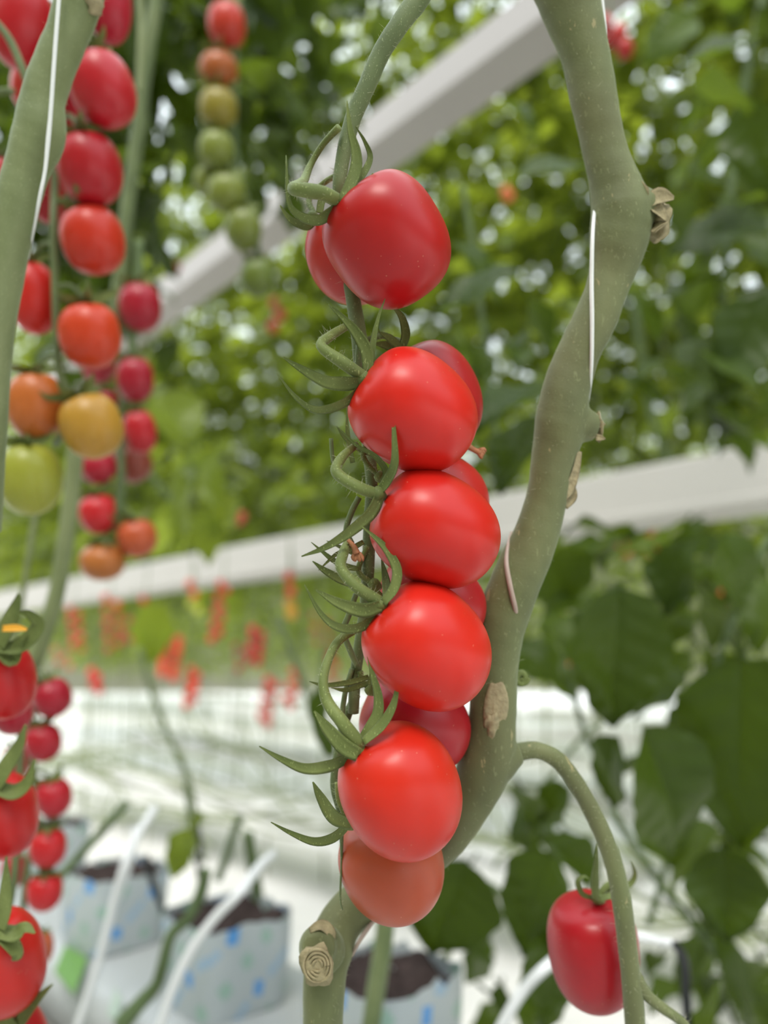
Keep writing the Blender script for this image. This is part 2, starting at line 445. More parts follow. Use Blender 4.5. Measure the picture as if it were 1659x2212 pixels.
back = [
 ('B1', 768, 548, .236, 104, 108, 75, 10, (.52, .02, .014), 'red plum tomato half hidden behind the topmost tomato, at its left', 2.2),
 ('B2', 932, 858, .238, 103, 124, 60, 10, (.46, .010, .014), 'dark red plum tomato behind the second front tomato, showing above its right shoulder', 2.2),
 ('B3', 940, 1085, .240, 108, 116, 20, 8, (.55, .02, .016), 'red plum tomato behind the third front tomato, only its upper right edge showing', 2.2),
 ('B4', 930, 1300, .239, 100, 122, 20, 8, (.48, .012, .018), 'dark red plum tomato wedged behind the third and fourth front tomatoes', 2.2),
 ('B5', 896, 1562, .240, 104, 124, 28, 8, (.44, .008, .018), 'dark crimson plum tomato in shade between the fourth and fifth front tomatoes', 2.2),
 ('T6', 847, 1868, .232, 112, 122, 70, 6, (.52, .085, .035), 'lowest tomato of the main truss, dull orange-red, hanging under the fifth', 2.15),
]
for i, (k, px, py, z, w_, l_, an, tp, col, lab, sq) in enumerate(back):
    heroes[k] = tomato(px, py, z, w_, l_, an, tp, col, 60 + i, lab, 'tomatoes of the main truss', lod=2, sq=sq)

def sepal(parent, pts, wpx, z, roll=.35, prof=None, seed=0, hz=None):
    w3 = wpx * .62 * z / FPX; n = len(pts)
    prof = prof or [.75, 1.0, .85, .5, .10] if n == 5 else prof or [.75 + 0 * i if i == 0 else (1.0, .95, .6, .10)[min(3, i - 1)] for i in range(n)]
    if n == 2: prof = [1, .15]
    if n == 3: prof = [.9, .9, .12]
    if n == 4: prof = [.85, 1.0, .7, .12]
    if n == 6: prof = [.8, 1.0, 1.0, .8, .5, .10]
    m2 = MB(); ribbon(m2, pxpath(pts, z), [w3 * q for q in prof], n=22, roll=roll)
    s = m2.build('sepal', CALYX, parent)
    hb = MB(); c = np.array(catmull(pxpath(pts, z), 20)); hairs(hb, c, [w3 * .85] * len(c), 46, .0012, seed)
    hh = hb.build('fine_hairs', HAIR, s) if False else None
    return s

def calyx_hub(parent, px, py, z, rpx, pts=None):
    m2 = MB(); r = rpx * z / FPX; c = P(px, py, z)
    tube(m2, pts or [P(px - rpx * .6, py - rpx * .5, z), c, P(px + rpx * .8, py + rpx * .5, z + .0015)], [r * .7, r * 1.0, r * .6], n=8, seg=14)
    return m2.build('calyx', CALYX, parent)

def pedicel(parent, pts, wpx, z, seed=0, knuckle=None, mat=None, hair=60):
    rr = [wq * .5 * z / FPX for wq in wpx]
    m2 = MB(); pos, r = tube(m2, pxpath(pts, z), rr, n=30, seg=12, wob=.012, seed=seed)
    o = m2.build('pedicel', mat or CALYX, parent)
    hb = MB(); hairs(hb, pos, r, hair, .0013, seed); h = hb.build('fine_hairs', HAIR, o); tag(h, kind='stuff')
    return o

# T1 calyx
t = heroes['T1'][0]; ZC = .203
h = calyx_hub(t, 735, 437, ZC, 17)
sepal(h, [(739, 436), (766, 378), (770, 332), (757, 281), (749, 217)], 24, ZC - .003, .4)
sepal(h, [(742, 428), (780, 383), (800, 342), (788, 305), (766, 270)], 15, ZC - .001, .6)
sepal(h, [(728, 449), (759, 450), (787, 418), (806, 374)], 24, ZC - .002, .2)
sepal(h, [(735, 440), (712, 460), (685, 475), (648, 465), (624, 433), (618, 335)], 21, ZC, .5)
pedicel(t, [(740, 438, 0), (700, 418, -.004), (650, 410, -.006), (634, 406, .0), (655, 392, .016), (671, 356, .022), (698, 312, .02), (732, 275, .015)], [26, 30, 31, 27, 22, 16, 15, 17], ZC, 1)
t = heroes['B1'][0]
h = calyx_hub(t, 676, 470, .228, 14)
sepal(h, [(676, 478, 0), (661, 487), (628, 474), (604, 443)], 17, .226)
sepal(h, [(690, 460, 0), (700, 430), (735, 455)], 15, .224)
pedicel(t, [(680, 465), (668, 430, .004), (700, 395, .004), (738, 372, -.002)], [12, 13, 13, 12], .228, 2)
# T2
t = heroes['T2'][0]; ZC = .204
h = calyx_hub(t, 786, 818, ZC, 17)
sepal(h, [(795, 805), (793, 762), (772, 722), (744, 689), (709, 657)], 24, ZC, .3)
sepal(h, [(800, 800), (803, 770), (808, 731), (817, 688), (832, 645)], 14, ZC + .002, .5)
sepal(h, [(783, 826), (745, 828), (702, 823), (651, 796), (612, 772)], 27, ZC - .001, .35)
sepal(h, [(778, 838), (755, 862), (718, 880), (676, 883), (636, 854), (599, 807)], 19, ZC, .6)
pedicel(t, [(787, 815), (739, 782, -.002), (694, 748, -.001), (712, 727, .004), (749, 704, .012)], [26, 27, 22, 22, 18], ZC, 3)
t = heroes['B2'][0]
h = calyx_hub(t, 856, 744, .228, 16)
sepal(h, [(870, 750), (877, 720), (868, 685), (845, 658)], 17, .224)
sepal(h, [(866, 752), (842, 730), (817, 716)], 16, .224)
sepal(h, [(870, 757), (835, 745), (806, 742)], 18, .226)
pedicel(t, [(860, 745, 0), (830, 726, .003), (790, 735, .0)], [12, 13, 13], .232, 4)
# T3
t = heroes['T3'][0]; ZC = .203
h = calyx_hub(t, 816, 1066, ZC, 16)
sepal(h, [(815, 1066, 0), (836, 1040, -.002), (853, 1001, -.006), (852, 940, -.008), (847, 863, -.008)], 19, ZC, .5)
sepal(h, [(824, 1045), (834, 1018), (810, 985), (769, 961), (732, 924)], 13, ZC + .004, .5)
sepal(h, [(822, 1062), (803, 1105), (756, 1148), (702, 1182), (651, 1202)], 24, ZC - .001, .4)
pedicel(t, [(815, 1068), (769, 1050, -.002), (727, 1020), (739, 988, .004), (769, 961, .010)], [26, 26, 25, 21, 16], ZC, 5)
t = heroes['B3'][0]
h = calyx_hub(t, 822, 1030, .222, 14)
sepal(h, [(800, 980), (770, 965), (745, 945), (727, 920)], 11, .222)
sepal(h, [(762, 1000), (752, 940), (749, 877)], 10, .222)
pedicel(t, [(825, 1030), (800, 1010), (785, 985), (790, 960)], [12, 12, 12, 12], .222, 6)
# T4
t = heroes['T4'][0]; ZC = .202
h = calyx_hub(t, 822, 1305, ZC, 17)
sepal(h, [(827, 1303), (852, 1270), (858, 1230), (838, 1190), (813, 1163), (780, 1136)], 19, ZC - .002, .4)
sepal(h, [(822, 1308), (785, 1318), (732, 1302), (682, 1274)], 27, ZC - .002, .3)
sepal(h, [(812, 1325), (790, 1348), (760, 1358), (722, 1350), (690, 1320), (658, 1263)], 20, ZC, .55)
sepal(h, [(836, 1290, .004), (834, 1255, .008), (824, 1205, .012)], 17, ZC, .2)
pedicel(t, [(820, 1302), (769, 1266, -.002), (737, 1228), (741, 1198, .003), (753, 1168, .008)], [30, 26, 24, 24, 17], ZC, 7)
m2 = MB(); tube(m2, pxpath([(751, 1166), (764, 1180), (770, 1196)], .206), [.0005, .0007, .0011], n=8, seg=8)
for k in range(5): tube(m2, pxpath([(768 + k * 2, 1194), (762 + k * 5, 1204 + (k % 2) * 5), (765 + k * 5, 1212)], .206), [.0005, .0006, .0002], n=5, seg=6)
o = m2.build('dried_flower', DRY, t); tag(o, 'shrivelled brown flower remnant')
t = heroes['B4'][0]
h = calyx_hub(t, 808, 1262, .224, 14)
sepal(h, [(776, 1229), (745, 1222), (719, 1209), (695, 1190), (672, 1171)], 12, .220)
sepal(h, [(765, 1262), (735, 1250), (702, 1232), (675, 1212)], 17, .221)
sepal(h, [(785, 1170), (750, 1190), (725, 1198), (688, 1232)], 11, .219)
sepal(h, [(790, 1205), (755, 1190), (705, 1168)], 11, .225)
sepal(h, [(800, 1265), (838, 1300), (842, 1260)], 12, .217)
pedicel(t, [(805, 1262), (775, 1235), (785, 1200), (795, 1180)], [13, 13, 12, 12], .224, 8)
# T5
t = heroes['T5'][0]; ZC = .200
h = calyx_hub(t, 771, 1618, ZC, 19)
sepal(h, [(778, 1606), (800, 1572), (817, 1540), (817, 1500), (806, 1460), (794, 1418)], 21, ZC, .4)
sepal(h, [(785, 1603), (822, 1570), (845, 1535), (856, 1500), (862, 1442)], 20, ZC - .002, .5)
sepal(h, [(775, 1630), (743, 1612), (706, 1572), (679, 1536)], 30, ZC - .003, .3)
sepal(h, [(752, 1636), (710, 1654), (658, 1659), (608, 1639), (560, 1612)], 24, ZC, .5)
pedicel(t, [(775, 1610), (739, 1560, -.002), (707, 1516), (698, 1472, .002), (709, 1425, .005), (732, 1384, .007), (770, 1358, .010)], [36, 30, 27, 22, 20, 20, 18], ZC, 9)
t = heroes['B5'][0]
h = calyx_hub(t, 800, 1490, .224, 13)
sepal(h, [(796, 1462), (753, 1474), (702, 1480), (668, 1472)], 11, .222)
sepal(h, [(796, 1475), (750, 1490), (715, 1486)], 10, .224)
sepal(h, [(798, 1480), (806, 1450), (796, 1425), (792, 1418)], 12, .22)
pedicel(t, [(800, 1490), (782, 1470), (778, 1450)], [12, 12, 13], .226, 10)
t = heroes['T6'][0]; ZC = .218
h = calyx_hub(t, 752, 1780, ZC, 13)
sepal(h, [(760, 1779), (722, 1764), (694, 1722), (676, 1689)], 28, ZC - .002, .6)
sepal(h, [(752, 1780), (719, 1809), (679, 1817), (631, 1800), (585, 1776)], 19, ZC, .5)
pedicel(t, [(755, 1780), (742, 1755), (730, 1725), (728, 1690)], [11, 11, 10, 10], ZC + .004, 11)
# dried style at the tip of B2/T2
m2 = MB(); tube(m2, pxpath([(1008, 962), (1024, 972), (1038, 978)], .236), [.0012, .0009, .0011], n=6, seg=8)
for k in range(4): tube(m2, pxpath([(1036, 974 + k * 2), (1046 - k * 2, 970 + k * 6), (1050 - 3 * k, 976 + k * 5)], .236), [.0009, .0006, .0002], n=4, seg=6)
o = m2.build('dried_flower', DRY, heroes['B2'][0]); tag(o, 'pink-brown dried flower stub at the tip')

# peduncle of the main truss
ts = empty('truss_stem', P(738, 400, .222)); tag(ts, 'long green stem of the main truss running down behind the red tomatoes', 'stem')
m2 = MB()
pk = [(925, -40, .004), (901, 0, .002), (861, 55), (823, 114), (794, 181), (768, 240), (749, 304), (738, 359), (733, 410), (738, 480, .004), (752, 580, .006), (765, 660, .005), (777, 740, .003), (782, 830, .008), (790, 920, .012), (800, 1000, .008), (803, 1060, .007), (798, 1130, .005), (796, 1212, .004), (791, 1296, .006), (783, 1357, .006), (769, 1448, .006), (763, 1540, .006)]
wk = [50, 48, 42, 40, 39, 37, 34, 31, 30, 30, 32, 33, 35, 32, 29, 28, 27, 27, 28, 27, 27, 26, 25]
pos, r = tube(m2, pxpath(pk, .222), [q * .5 * .222 / FPX for q in wk], n=150, seg=16, wob=.01, seed=3, ridge=.03)
mmA, mmB = MB(), MB()
o = m2.build('main_stalk', STEM, ts)
m2 = MB(); pos2, r2 = tube(m2, pxpath([(770, 1500, .006), (745, 1560, .004), (728, 1640, .002), (722, 1700), (735, 1760), (738, 1850), (735, 1935), (740, 1965)], .226), [.0014, .0014, .0013, .0012, .0010, .0004, .0003, .0002], n=30, seg=8)
tube(m2, pxpath([(776, 1074), (760, 1105), (748, 1145), (760, 1175)], .224), .0009, n=12, seg=8)
tube(m2, pxpath([(769, 1283), (753, 1330), (742, 1364), (759, 1411), (772, 1440)], .224), [.0008, .0009, .0009, .0009, .0008], n=16, seg=8)
tube(m2, pxpath([(776, 745), (774, 795), (780, 830)], .222), .0010, n=8, seg=8)
tube(m2, pxpath([(715, 947), (717, 975), (720, 1001)], .226), .0006, n=8, seg=8)
tube(m2, pxpath([(760, 1445), (745, 1500), (738, 1560), (742, 1600)], .226), .0008, n=10, seg=8)
m2.build('side_branch', STEM, ts)
hb = MB(); hairs(hb, pos, r, 420, .0016, 5); hairs(hb, pos2, r2, 60, .0012, 6)
tag(hb.build('fine_hairs', HAIR, ts), kind='stuff')

# --- main vine ---------------------------------------------------
vine = empty('tomato_vine', P(1060, 1600, .25)); tag(vine, 'thick green main vine winding from upper right down to bottom centre, with cut leaf stubs', 'vine')
VZ = .245
vk = [(1205, -60, 132), (1228, 0, 127), (1262, 110, 104), (1284, 220, 98), (1305, 320, 92), (1328, 400, 108), (1342, 460, 128), (1336, 530, 122), (1318, 605, 94), (1286, 690, 94), (1247, 770, 94), (1222, 850, 104), (1212, 920, 112), (1196, 990, 94), (1180, 1080, 88), (1157, 1160, 98), (1120, 1245, 108), (1092, 1320, 108), (1074, 1400, 102), (1068, 1480, 100), (1064, 1560, 104), (1052, 1640, 118), (1018, 1720, 104), (965, 1800, 100), (885, 1870, 100), (800, 1930, 98), (738, 1990, 98), (708, 2060, 104), (700, 2120, 92), (697, 2212, 88), (697, 2330, 90)]
vz = [.0] * 22 + [.002, .006, .012, .014, .010, .004, .0, 0, 0]
m2 = MB(); pos, r = tube(m2, [P(x, y, VZ + d) for (x, y, _), d in zip(vk, vz)], [q * .5 * VZ / FPX for _, _, q in vk], n=210, seg=30, wob=.012, seed=9, ridge=.03)
# node bulges
def bulge(mb, path, rad, z=VZ, seg=18): tube(mb, pxpath(path, z), [q * z / FPX for q in rad], n=14, seg=seg, wob=.02)
bulge(m2, [(1318, 470), (1360, 456), (1392, 452), (1412, 452)], [60, 56, 46, 34])
bulge(m2, [(1205, 922), (1250, 918), (1276, 922), (1290, 925)], [50, 42, 34, 25])
bulge(m2, [(1050, 1650), (1090, 1636), (1125, 1625)], [56, 44, 22])
bulge(m2, [(700, 2055, -.002), (690, 2045, -.006), (688, 2050, -.0105)], [50, 44, 34])
def melt(o, vox, it=8):
    a = o.modifiers.new('remesh', 'REMESH'); a.mode = 'VOXEL'; a.voxel_size = vox; a.use_smooth_shade = True
    b = o.modifiers.new('smooth', 'SMOOTH'); b.factor = .5; b.iterations = it
melt(m2.build('stalk', VINE, vine), .0006, 14)
hb = MB(); hairs(hb, pos, r, 900, .0013, 8, .000035); tag(hb.build('fine_hairs', HAIR, vine), kind='stuff')
# scars
def blob(mb, c, ax, ay, az, seed=0, n=(18, 12), rough=.18):
    rng = np.random.RandomState(seed); k = rng.randn(6, 3) * 2.2; ph = rng.rand(6) * 6.28
    v = []; nu, nv = n
    for j in range(nv + 1):
        t = PI * j / nv
        for i in range(nu):
            a = 2 * PI * i / nu; d = np.array([math.sin(t) * math.cos(a), math.sin(t) * math.sin(a), math.cos(t)])
            q = 1 + rough * sum(math.sin(k[m].dot(d) * 1.5 + ph[m]) for m in range(6)) / 3
            v.append(np.asarray(c) + q * (d[0] * np.asarray(ax) + d[1] * np.asarray(ay) + d[2] * np.asarray(az)))
    mb.add(v, [(j * nu + i, j * nu + (i + 1) % nu, (j + 1) * nu + (i + 1) % nu, (j + 1) * nu + i) for j in range(nv) for i in range(nu)])
px1 = VZ / FPX
def pv(x, y): return (x * RT - y * UPV) * px1
m2 = MB()
blob(m2, P(1424, 478, VZ - .001), pv(22, 6), FW * .0050, pv(-5, 38), 3, rough=.3)
for k, pp in enumerate([[(1376, 396), (1384, 420), (1398, 438)], [(1400, 440), (1425, 424), (1456, 428)], [(1398, 442), (1418, 448), (1440, 476)], [(1410, 500), (1424, 486), (1442, 478)]]):
    ribbon(m2, pxpath(pp, VZ - .006), [.0016, .0028, .0006], n=10, roll=.4 * k)
tag(m2.build('cut_stub', SCAR, vine), 'torn dry cream leaf stub near the upper bend')
m2 = MB(); blob(m2, P(1294, 925, VZ), pv(6, 0), FW * .0038, pv(0, 27), 5, rough=.25)
for y0, y1 in ((905, 915), (945, 946), (920, 916)): ribbon(m2, pxpath([(1288, y0), (1298, y1), (1308, y1 + 2)], VZ - .003), [.0011, .0009, .0002], n=6)
tag(m2.build('cut_stub', SCAR, vine), 'small brown-edged cut stub at the middle node')
m2 = MB(); ribbon(m2, pxpath([(1252, 975), (1243, 1020), (1228, 1060), (1212, 1085)], VZ - .004), [.0008, .0014, .0017, .0008], n=14, roll=.5)
ribbon(m2, pxpath([(1236, 1040), (1236, 1072), (1222, 1098)], VZ - .003), [.0004, .0016, .0006], n=10, roll=.2)
tag(m2.build('peeled_strip', SCAR, vine), 'dry tan strip peeling under the middle node')
m2 = MB(); blob(m2, P(1076, 1520, VZ - .0066), pv(24, 10), FW * .0014, pv(-10, 62), 7, rough=.28)
blob(m2, P(1062, 1560, VZ - .0070), pv(14, 4), FW * .0013, pv(-4, 30), 8, rough=.3)
blob(m2, P(1094, 1372, VZ - .0064), pv(7, 4), FW * .0006, pv(-3, 26), 9, rough=.4)
tag(m2.build('bark_scar', SCAR, vine), 'rough tan scab on the vine beside the fourth tomato')
m2 = MB()
blob(m2, P(686, 2085, VZ - .0115), pv(33, 4), FW * .0022, pv(-2, 40), 17, rough=.18)
for k in range(4):
    q = 1 - k * .22; ring = [(686 + 30 * q * math.cos(a), 2086 + 36 * q * math.sin(a), -.0005 * math.sin(a * 3 + k)) for a in np.linspace(0, 2 * PI, 13)]
    tube(m2, pxpath(ring, VZ - .0136), .0004, n=36, seg=6, cap=False, wob=.1, seed=k)
ribbon(m2, pxpath([(668, 2010), (695, 1998), (716, 2015), (718, 2035)], VZ - .008), [.0008, .0016, .0014, .0005], n=12, roll=.2)
tag(m2.build('cut_stub', SCAR, vine), 'round dry cut face with swirled pith near the bottom')
# young green curl beside the vine
m2 = MB()
sp = [(1127 + (14 - t * 1.7) * math.cos(t * 1.5), 1463 + (15 - t * 1.8) * math.sin(t * 1.5)) for t in np.linspace(0, 6, 12)]
tube(m2, pxpath(sp, VZ + .006), [.0011] * 12, n=40, seg=8); tube(m2, pxpath([(1112, 1462), (1120, 1475), (1130, 1476)], VZ + .006), .0012, n=6, seg=8)
m2.build('leaf_bud', CALYX, vine)
# side stem
m2 = MB(); sk = [(1100, 1632, 40), (1135, 1622, 38), (1165, 1622, 36), (1205, 1642, 37), (1243, 1690, 37), (1275, 1745, 38), (1308, 1815, 39), (1332, 1890, 40), (1345, 1960, 42), (1355, 2040, 41), (1364, 2120, 42), (1372, 2212, 44), (1376, 2300, 44)]
pos, r = tube(m2, [P(x, y, VZ + .004) for x, y, _ in sk], [q * .5 * (VZ + .004) / FPX for _, _, q in sk], n=80, seg=18, wob=.012, seed=4)
pos2, r2 = tube(m2, pxpath([(1372, 2110), (1398, 2150), (1432, 2178), (1470, 2205), (1500, 2240)], VZ + .004), [.0024, .0019, .0017, .0015, .0014], n=20, seg=12)
so = m2.build('side_stem', VINE, vine)
hb = MB(); hairs(hb, pos, r, 320, .0016, 12); hairs(hb, pos2, r2, 70, .0018, 13); tag(hb.build('fine_hairs', HAIR, so), kind='stuff')

def line_thing(name, pts, wpx, z, mat, label, cat, group=None, n=40, seg=10, sub=None, hair=0, wob=.01):
    if not hasattr(wpx, '__len__'): wpx = [wpx] * len(pts)
    m2 = MB(); rr = [q * .5 * (z + (p[2] if len(p) > 2 else 0)) / FPX for q, p in zip(wpx, pts)]
    pos, r = tube(m2, pxpath(pts, z), rr, n=n, seg=seg, wob=wob, seed=int(pts[0][0]) % 97)
    o = m2.build(name, mat, origin=P(*pts[0][:2], z)); tag(o, label, cat, group)
    if hair:
        hb = MB(); hairs(hb, pos, r, hair, .0013, 3); tag(hb.build('fine_hairs', HAIR, o), kind='stuff')
    return o
# twines on the vine
line_thing('support_twine', [(1296, -40, -.001), (1300, 0, -.001), (1306, 60, -.001), (1311, 130, -.001), (1318, 185, .003), (1310, 260, .018), (1296, 380, .014), (1282, 480, -.005), (1278, 600, -.008), (1279, 700, -.008), (1277, 800, -.006), (1270, 862, .0), (1262, 900, .010)], [9, 9, 9, 8, 7, 7, 7, 8, 9, 9, 8, 7, 7], VZ, TWINE,
     'white support twine running down across the upper part of the main vine', 'twine', n=90)
line_thing('support_twine', [(1105, 1150, .004), (1098, 1175, -.002), (1094, 1215, -.0065), (1102, 1265, -.009), (1112, 1310, -.008), (1119, 1350, -.004), (1112, 1392, .0), (1108, 1420, .006)], [6, 7, 10, 11, 11, 9, 7, 6], VZ, TWINE2,
     'pinkish grey twine twisted around the vine beside the fourth tomato', 'twine', n=60)
line_thing('support_twine', [(820, 1970, .012), (795, 2005, .006), (775, 2035, .002), (760, 2065, .004)], [9, 10, 9, 6], VZ, TWINE2, 'pale twine on the lower bend of the vine under the lowest tomato', 'twine', n=24)

# lower right tomato
o, c, ax, L, W = tomato(1281, 2053, .272, 95, 121, 84, 4, (.42, .008, .016), 81, 'single dark red plum tomato hanging at lower right behind the arching side stem', None, lod=2, sq=2.6, lobes=.02)
h = calyx_hub(o, 1290, 1938, .268, 14)
sepal(h, [(1287, 1945), (1287, 1900), (1289, 1870), (1290, 1822)], 20, .262, .8)
sepal(h, [(1280, 1940), (1258, 1930), (1248, 1905), (1262, 1893), (1275, 1900)], 11, .268, .5)
sepal(h, [(1295, 1940), (1312, 1925), (1330, 1905), (1322, 1890)], 12, .268, .5)
sepal(h, [(1297, 1942), (1316, 1937), (1328, 1945)], 12, .262, .5)
sepal(h, [(1300, 1935), (1355, 1915), (1372, 1890), (1362, 1860)], 12, .276, .5)
pedicel(o, [(1290, 1938), (1310, 1915), (1338, 1900)], [14, 14, 14], .268, 12)

# --- left foreground vine ---------------------------------------
lk = [(182, -60, 104), (170, 0, 98), (149, 68, 88), (121, 135, 88), (94, 215, 92), (86, 290, 108), (57, 371, 92), (30, 472, 92), (5, 600, 88), (-15, 750, 82), (-28, 950, 80), (-40, 1150, 80)]
lv = empty('tomato_vine', P(86, 290, .25)); tag(lv, 'thick pale green vine leaning along the left edge in front of red tomatoes', 'vine')
m2 = MB(); pos, r = tube(m2, [P(x, y, .262) for x, y, _ in lk], [q * .5 * .262 / FPX for _, _, q in lk], n=110, seg=26, wob=.012, seed=2, ridge=.03)
bulge(m2, [(100, 290), (125, 295), (138, 300)], [40, 26, 12], .262)
melt(m2.build('stalk', PALE, lv), .0006, 12)
hb = MB(); hairs(hb, pos, r, 260, .0013, 9); tag(hb.build('fine_hairs', HAIR, lv), kind='stuff')
m2 = MB(); blob(m2, P(198, 12, .259), (22 * RT - 4 * UPV) * .262 / FPX, FW * .003, (4 * RT + 22 * UPV) * .262 / FPX, 12, rough=.3)
tag(m2.build('cut_stub', SCAR, lv), 'dry cream leaf scar at the top edge')
line_thing('support_twine', [(129, -30), (127, 0), (118, 120), (110, 236), (104, 303), (97, 371), (86, 425), (76, 480, .004), (60, 560, .02)], [9, 9, 9, 9, 10, 8, 8, 6, 5], .252, TWINE,
     'white support twine lying along the thick vine at the left edge', 'twine', n=60)

# --- truss A (left, upper) --------------------------------------
ordn = ['topmost', 'second', 'third', 'fourth', 'fifth', 'sixth', 'seventh', 'eighth', 'ninth', 'tenth', 'eleventh', 'twelfth', 'thirteenth', 'fourteenth', 'fifteenth']
def truss(stem_pts, stem_w, z, fr, stem_label, group, sl=None, lod=1, calyx=True, mat=None):
    o = line_thing('truss_stem', stem_pts, stem_w, z, mat or STEM, stem_label, 'stem', 'truss stems', n=50, seg=10) if stem_pts else None
    sp3 = np.array(catmull(pxpath(stem_pts, z), 60)) if stem_pts else None
    for i, (px, py, w_, l_, an, tp, dz, col, lab) in enumerate(fr):
        t, c, ax, L, W = tomato(px, py, z + dz, w_, l_, an, tp, col, int(px * 7 + py) % 9973, lab, group, lod=lod)
        if calyx:
            h, b = star_calyx(t, c, ax, L, W, seed=i + int(px), size=.75)
            if sp3 is not None:
                up = b + UPZ * W * .5
                k = np.argmin(np.linalg.norm(sp3 - up, axis=1))
                pedicel_to(t, b, sp3[k], W * .085)
truss([(150, -60, .0), (135, 60), (120, 240, .01), (118, 400, .01), (116, 480), (118, 580), (122, 700), (128, 800), (150, 850), (175, 880), (120, 960, .02)], 17, .395, [
 (48, 55, 62, 92, 100, 5, -.01, (.50, .010, .018), 'large dark red tomato in the upper left corner behind the pale vine'),
 (238, 18, 46, 74, 92, 5, .01, (.46, .010, .03), 'red tomato at the top edge, right of the cream leaf scar'),
 (222, 194, 68, 80, 70, 10, -.01, (.50, .012, .022), 'large red tomato right of the pale vine, third of its truss'),
 (82, 192, 56, 58, 100, 10, .02, (.62, .03, .02), 'red tomato mostly covered by the pale vine, its left end showing near the top'),
 (145, 218, 40, 72, 85, 10, .025, (.44, .008, .02), 'dark red tomato squeezed between the pale vine and the larger one at its right'),
 (194, 366, 67, 78, 80, 10, -.005, (.42, .008, .016), 'dark crimson tomato just right of the bulge of the pale vine'),
 (0, 400, 28, 62, 90, 0, .03, (.52, .02, .02), 'sliver of a red tomato at the left edge, beside the pale vine'),
 (96, 408, 42, 74, 80, 5, .025, (.40, .008, .016), 'dark red tomato tucked behind the right edge of the pale vine'),
 (201, 519, 66, 74, 78, 5, 0, (.58, .03, .012), 'bright orange-red round tomato, lit at its top, under the crimson one'),
 (72, 643, 52, 79, 85, 5, .01, (.60, .018, .012), 'red tomato emerging right of the lower pale vine'),
 (195, 725, 65, 72, 85, 5, 0, (.62, .05, .014), 'orange-red tomato above the yellow one on the left truss'),
 (78, 877, 59, 75, 90, 5, 0, (.58, .15, .03), 'orange tomato beside the yellow one on the left truss'),
 (198, 920, 65, 72, 70, 5, -.005, (.50, .26, .035), 'amber yellow tomato near the bottom of the left truss'),
 (64, 1034, 66, 79, 88, 5, -.005, (.33, .34, .04), 'green-yellow unripe tomato at the end of the left truss'),
], 'dark green truss stem among the large tomatoes at the left', 'tomatoes of the upper left truss')
line_thing('truss_stem', [(-10, 45), (20, 85), (45, 140), (58, 180)], [14, 16, 16, 14], .35, STEM, 'grey-green fruit stalk across the tomato in the upper left corner', 'stalk')
line_thing('truss_stem', [(-10, 200), (15, 196), (30, 198)], [16, 14, 12], .38, STEM, 'short grey stalk entering at the left edge below the corner tomato', 'stalk')
# --- truss B behind ---------------------------------------------
truss([(300, 520), (298, 620), (285, 740), (290, 800), (262, 900, .02), (260, 1060), (245, 1150)], 20, .62, [
 (303, 664, 45, 54, 88, 5, 0, CRIM, 'crimson tomato at the top of the blurred truss behind the left one'),
 (292, 820, 39, 50, 88, 5, 0, CRIM, 'crimson pointed tomato, second down on the blurred rear truss'),
 (303, 932, 34, 48, 80, 5, 0, (.44, .01, .018), 'crimson tomato with a shaded calyx, third down on the blurred rear truss'),
 (213, 795, 34, 34, 90, 5, .03, (.42, .03, .05), 'pinkish tomato showing under the orange-red one, blurred'),
 (232, 868, 22, 26, 90, 5, .03, CRIM, 'small crimson tomato peeking over the amber one'),
 (213, 1010, 38, 36, 60, 5, .0, CRIM, 'crimson tomato just under the amber one, blurred'),
 (285, 1000, 42, 44, 60, 5, .05, BRN, 'dull brown-red tomato under the crimson ones, very blurred'),
 (214, 1110, 42, 44, 80, 5, 0, (.50, .012, .018), 'red blurred tomato above the two hanging orange ones'),
 (296, 1162, 42, 42, 80, 5, 0, (.50, .09, .03), 'orange-red tomato near the bottom of the rear truss, the right of two'),
 (222, 1214, 48, 40, 90, 5, 0, (.44, .14, .03), 'brownish orange tomato lowest on the rear truss over the gutter'),
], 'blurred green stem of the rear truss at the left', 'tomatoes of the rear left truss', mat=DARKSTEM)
# --- truss C, lower left edge ------------------------------------
ZCc = .30
cl = [
 (6, 1468, 68, 86, 80, 5, 0, (.55, .010, .014), 'large glossy red tomato at the left edge with a dried orange petal above it'),
 (2, 1762, 76, 92, 80, 5, 0, (.58, .012, .014), 'large glossy red tomato at the left edge, the middle of three'),
 (4, 2078, 90, 112, 80, 5, -.02, (.58, .016, .012), 'largest red tomato in the lower left corner with a star calyx'),
 (25, 2250, 74, 78, 70, 5, -.005, (.52, .012, .018), 'red tomato at the very bottom left, cut by the picture edge'),
 (28, 1540, 40, 46, 90, 5, .05, (.42, .010, .03), 'dark red tomato behind the upper of the large left edge tomatoes'),
]
sepc = {0: [[(-5, 1400), (20, 1345), (35, 1310), (40, 1282)], [(0, 1400), (45, 1395), (84, 1352), (62, 1325), (42, 1322)], [(-5, 1395), (25, 1425), (40, 1390), (58, 1370)]],
        1: [[(-10, 1700), (12, 1660), (42, 1610), (56, 1565)], [(-10, 1700), (30, 1712), (60, 1690), (76, 1640)], ],
        2: [[(-8, 2010), (30, 2018), (55, 2005), (76, 2016)], [(-5, 2015), (20, 2035), (38, 2062), (26, 2075)], [(-3, 2010), (12, 1950), (14, 1850)]],
        3: [[(30, 2225), (55, 2190), (80, 2160), (114, 2126)], [(30, 2225), (0, 2195), (-20, 2200)]], 4: []}
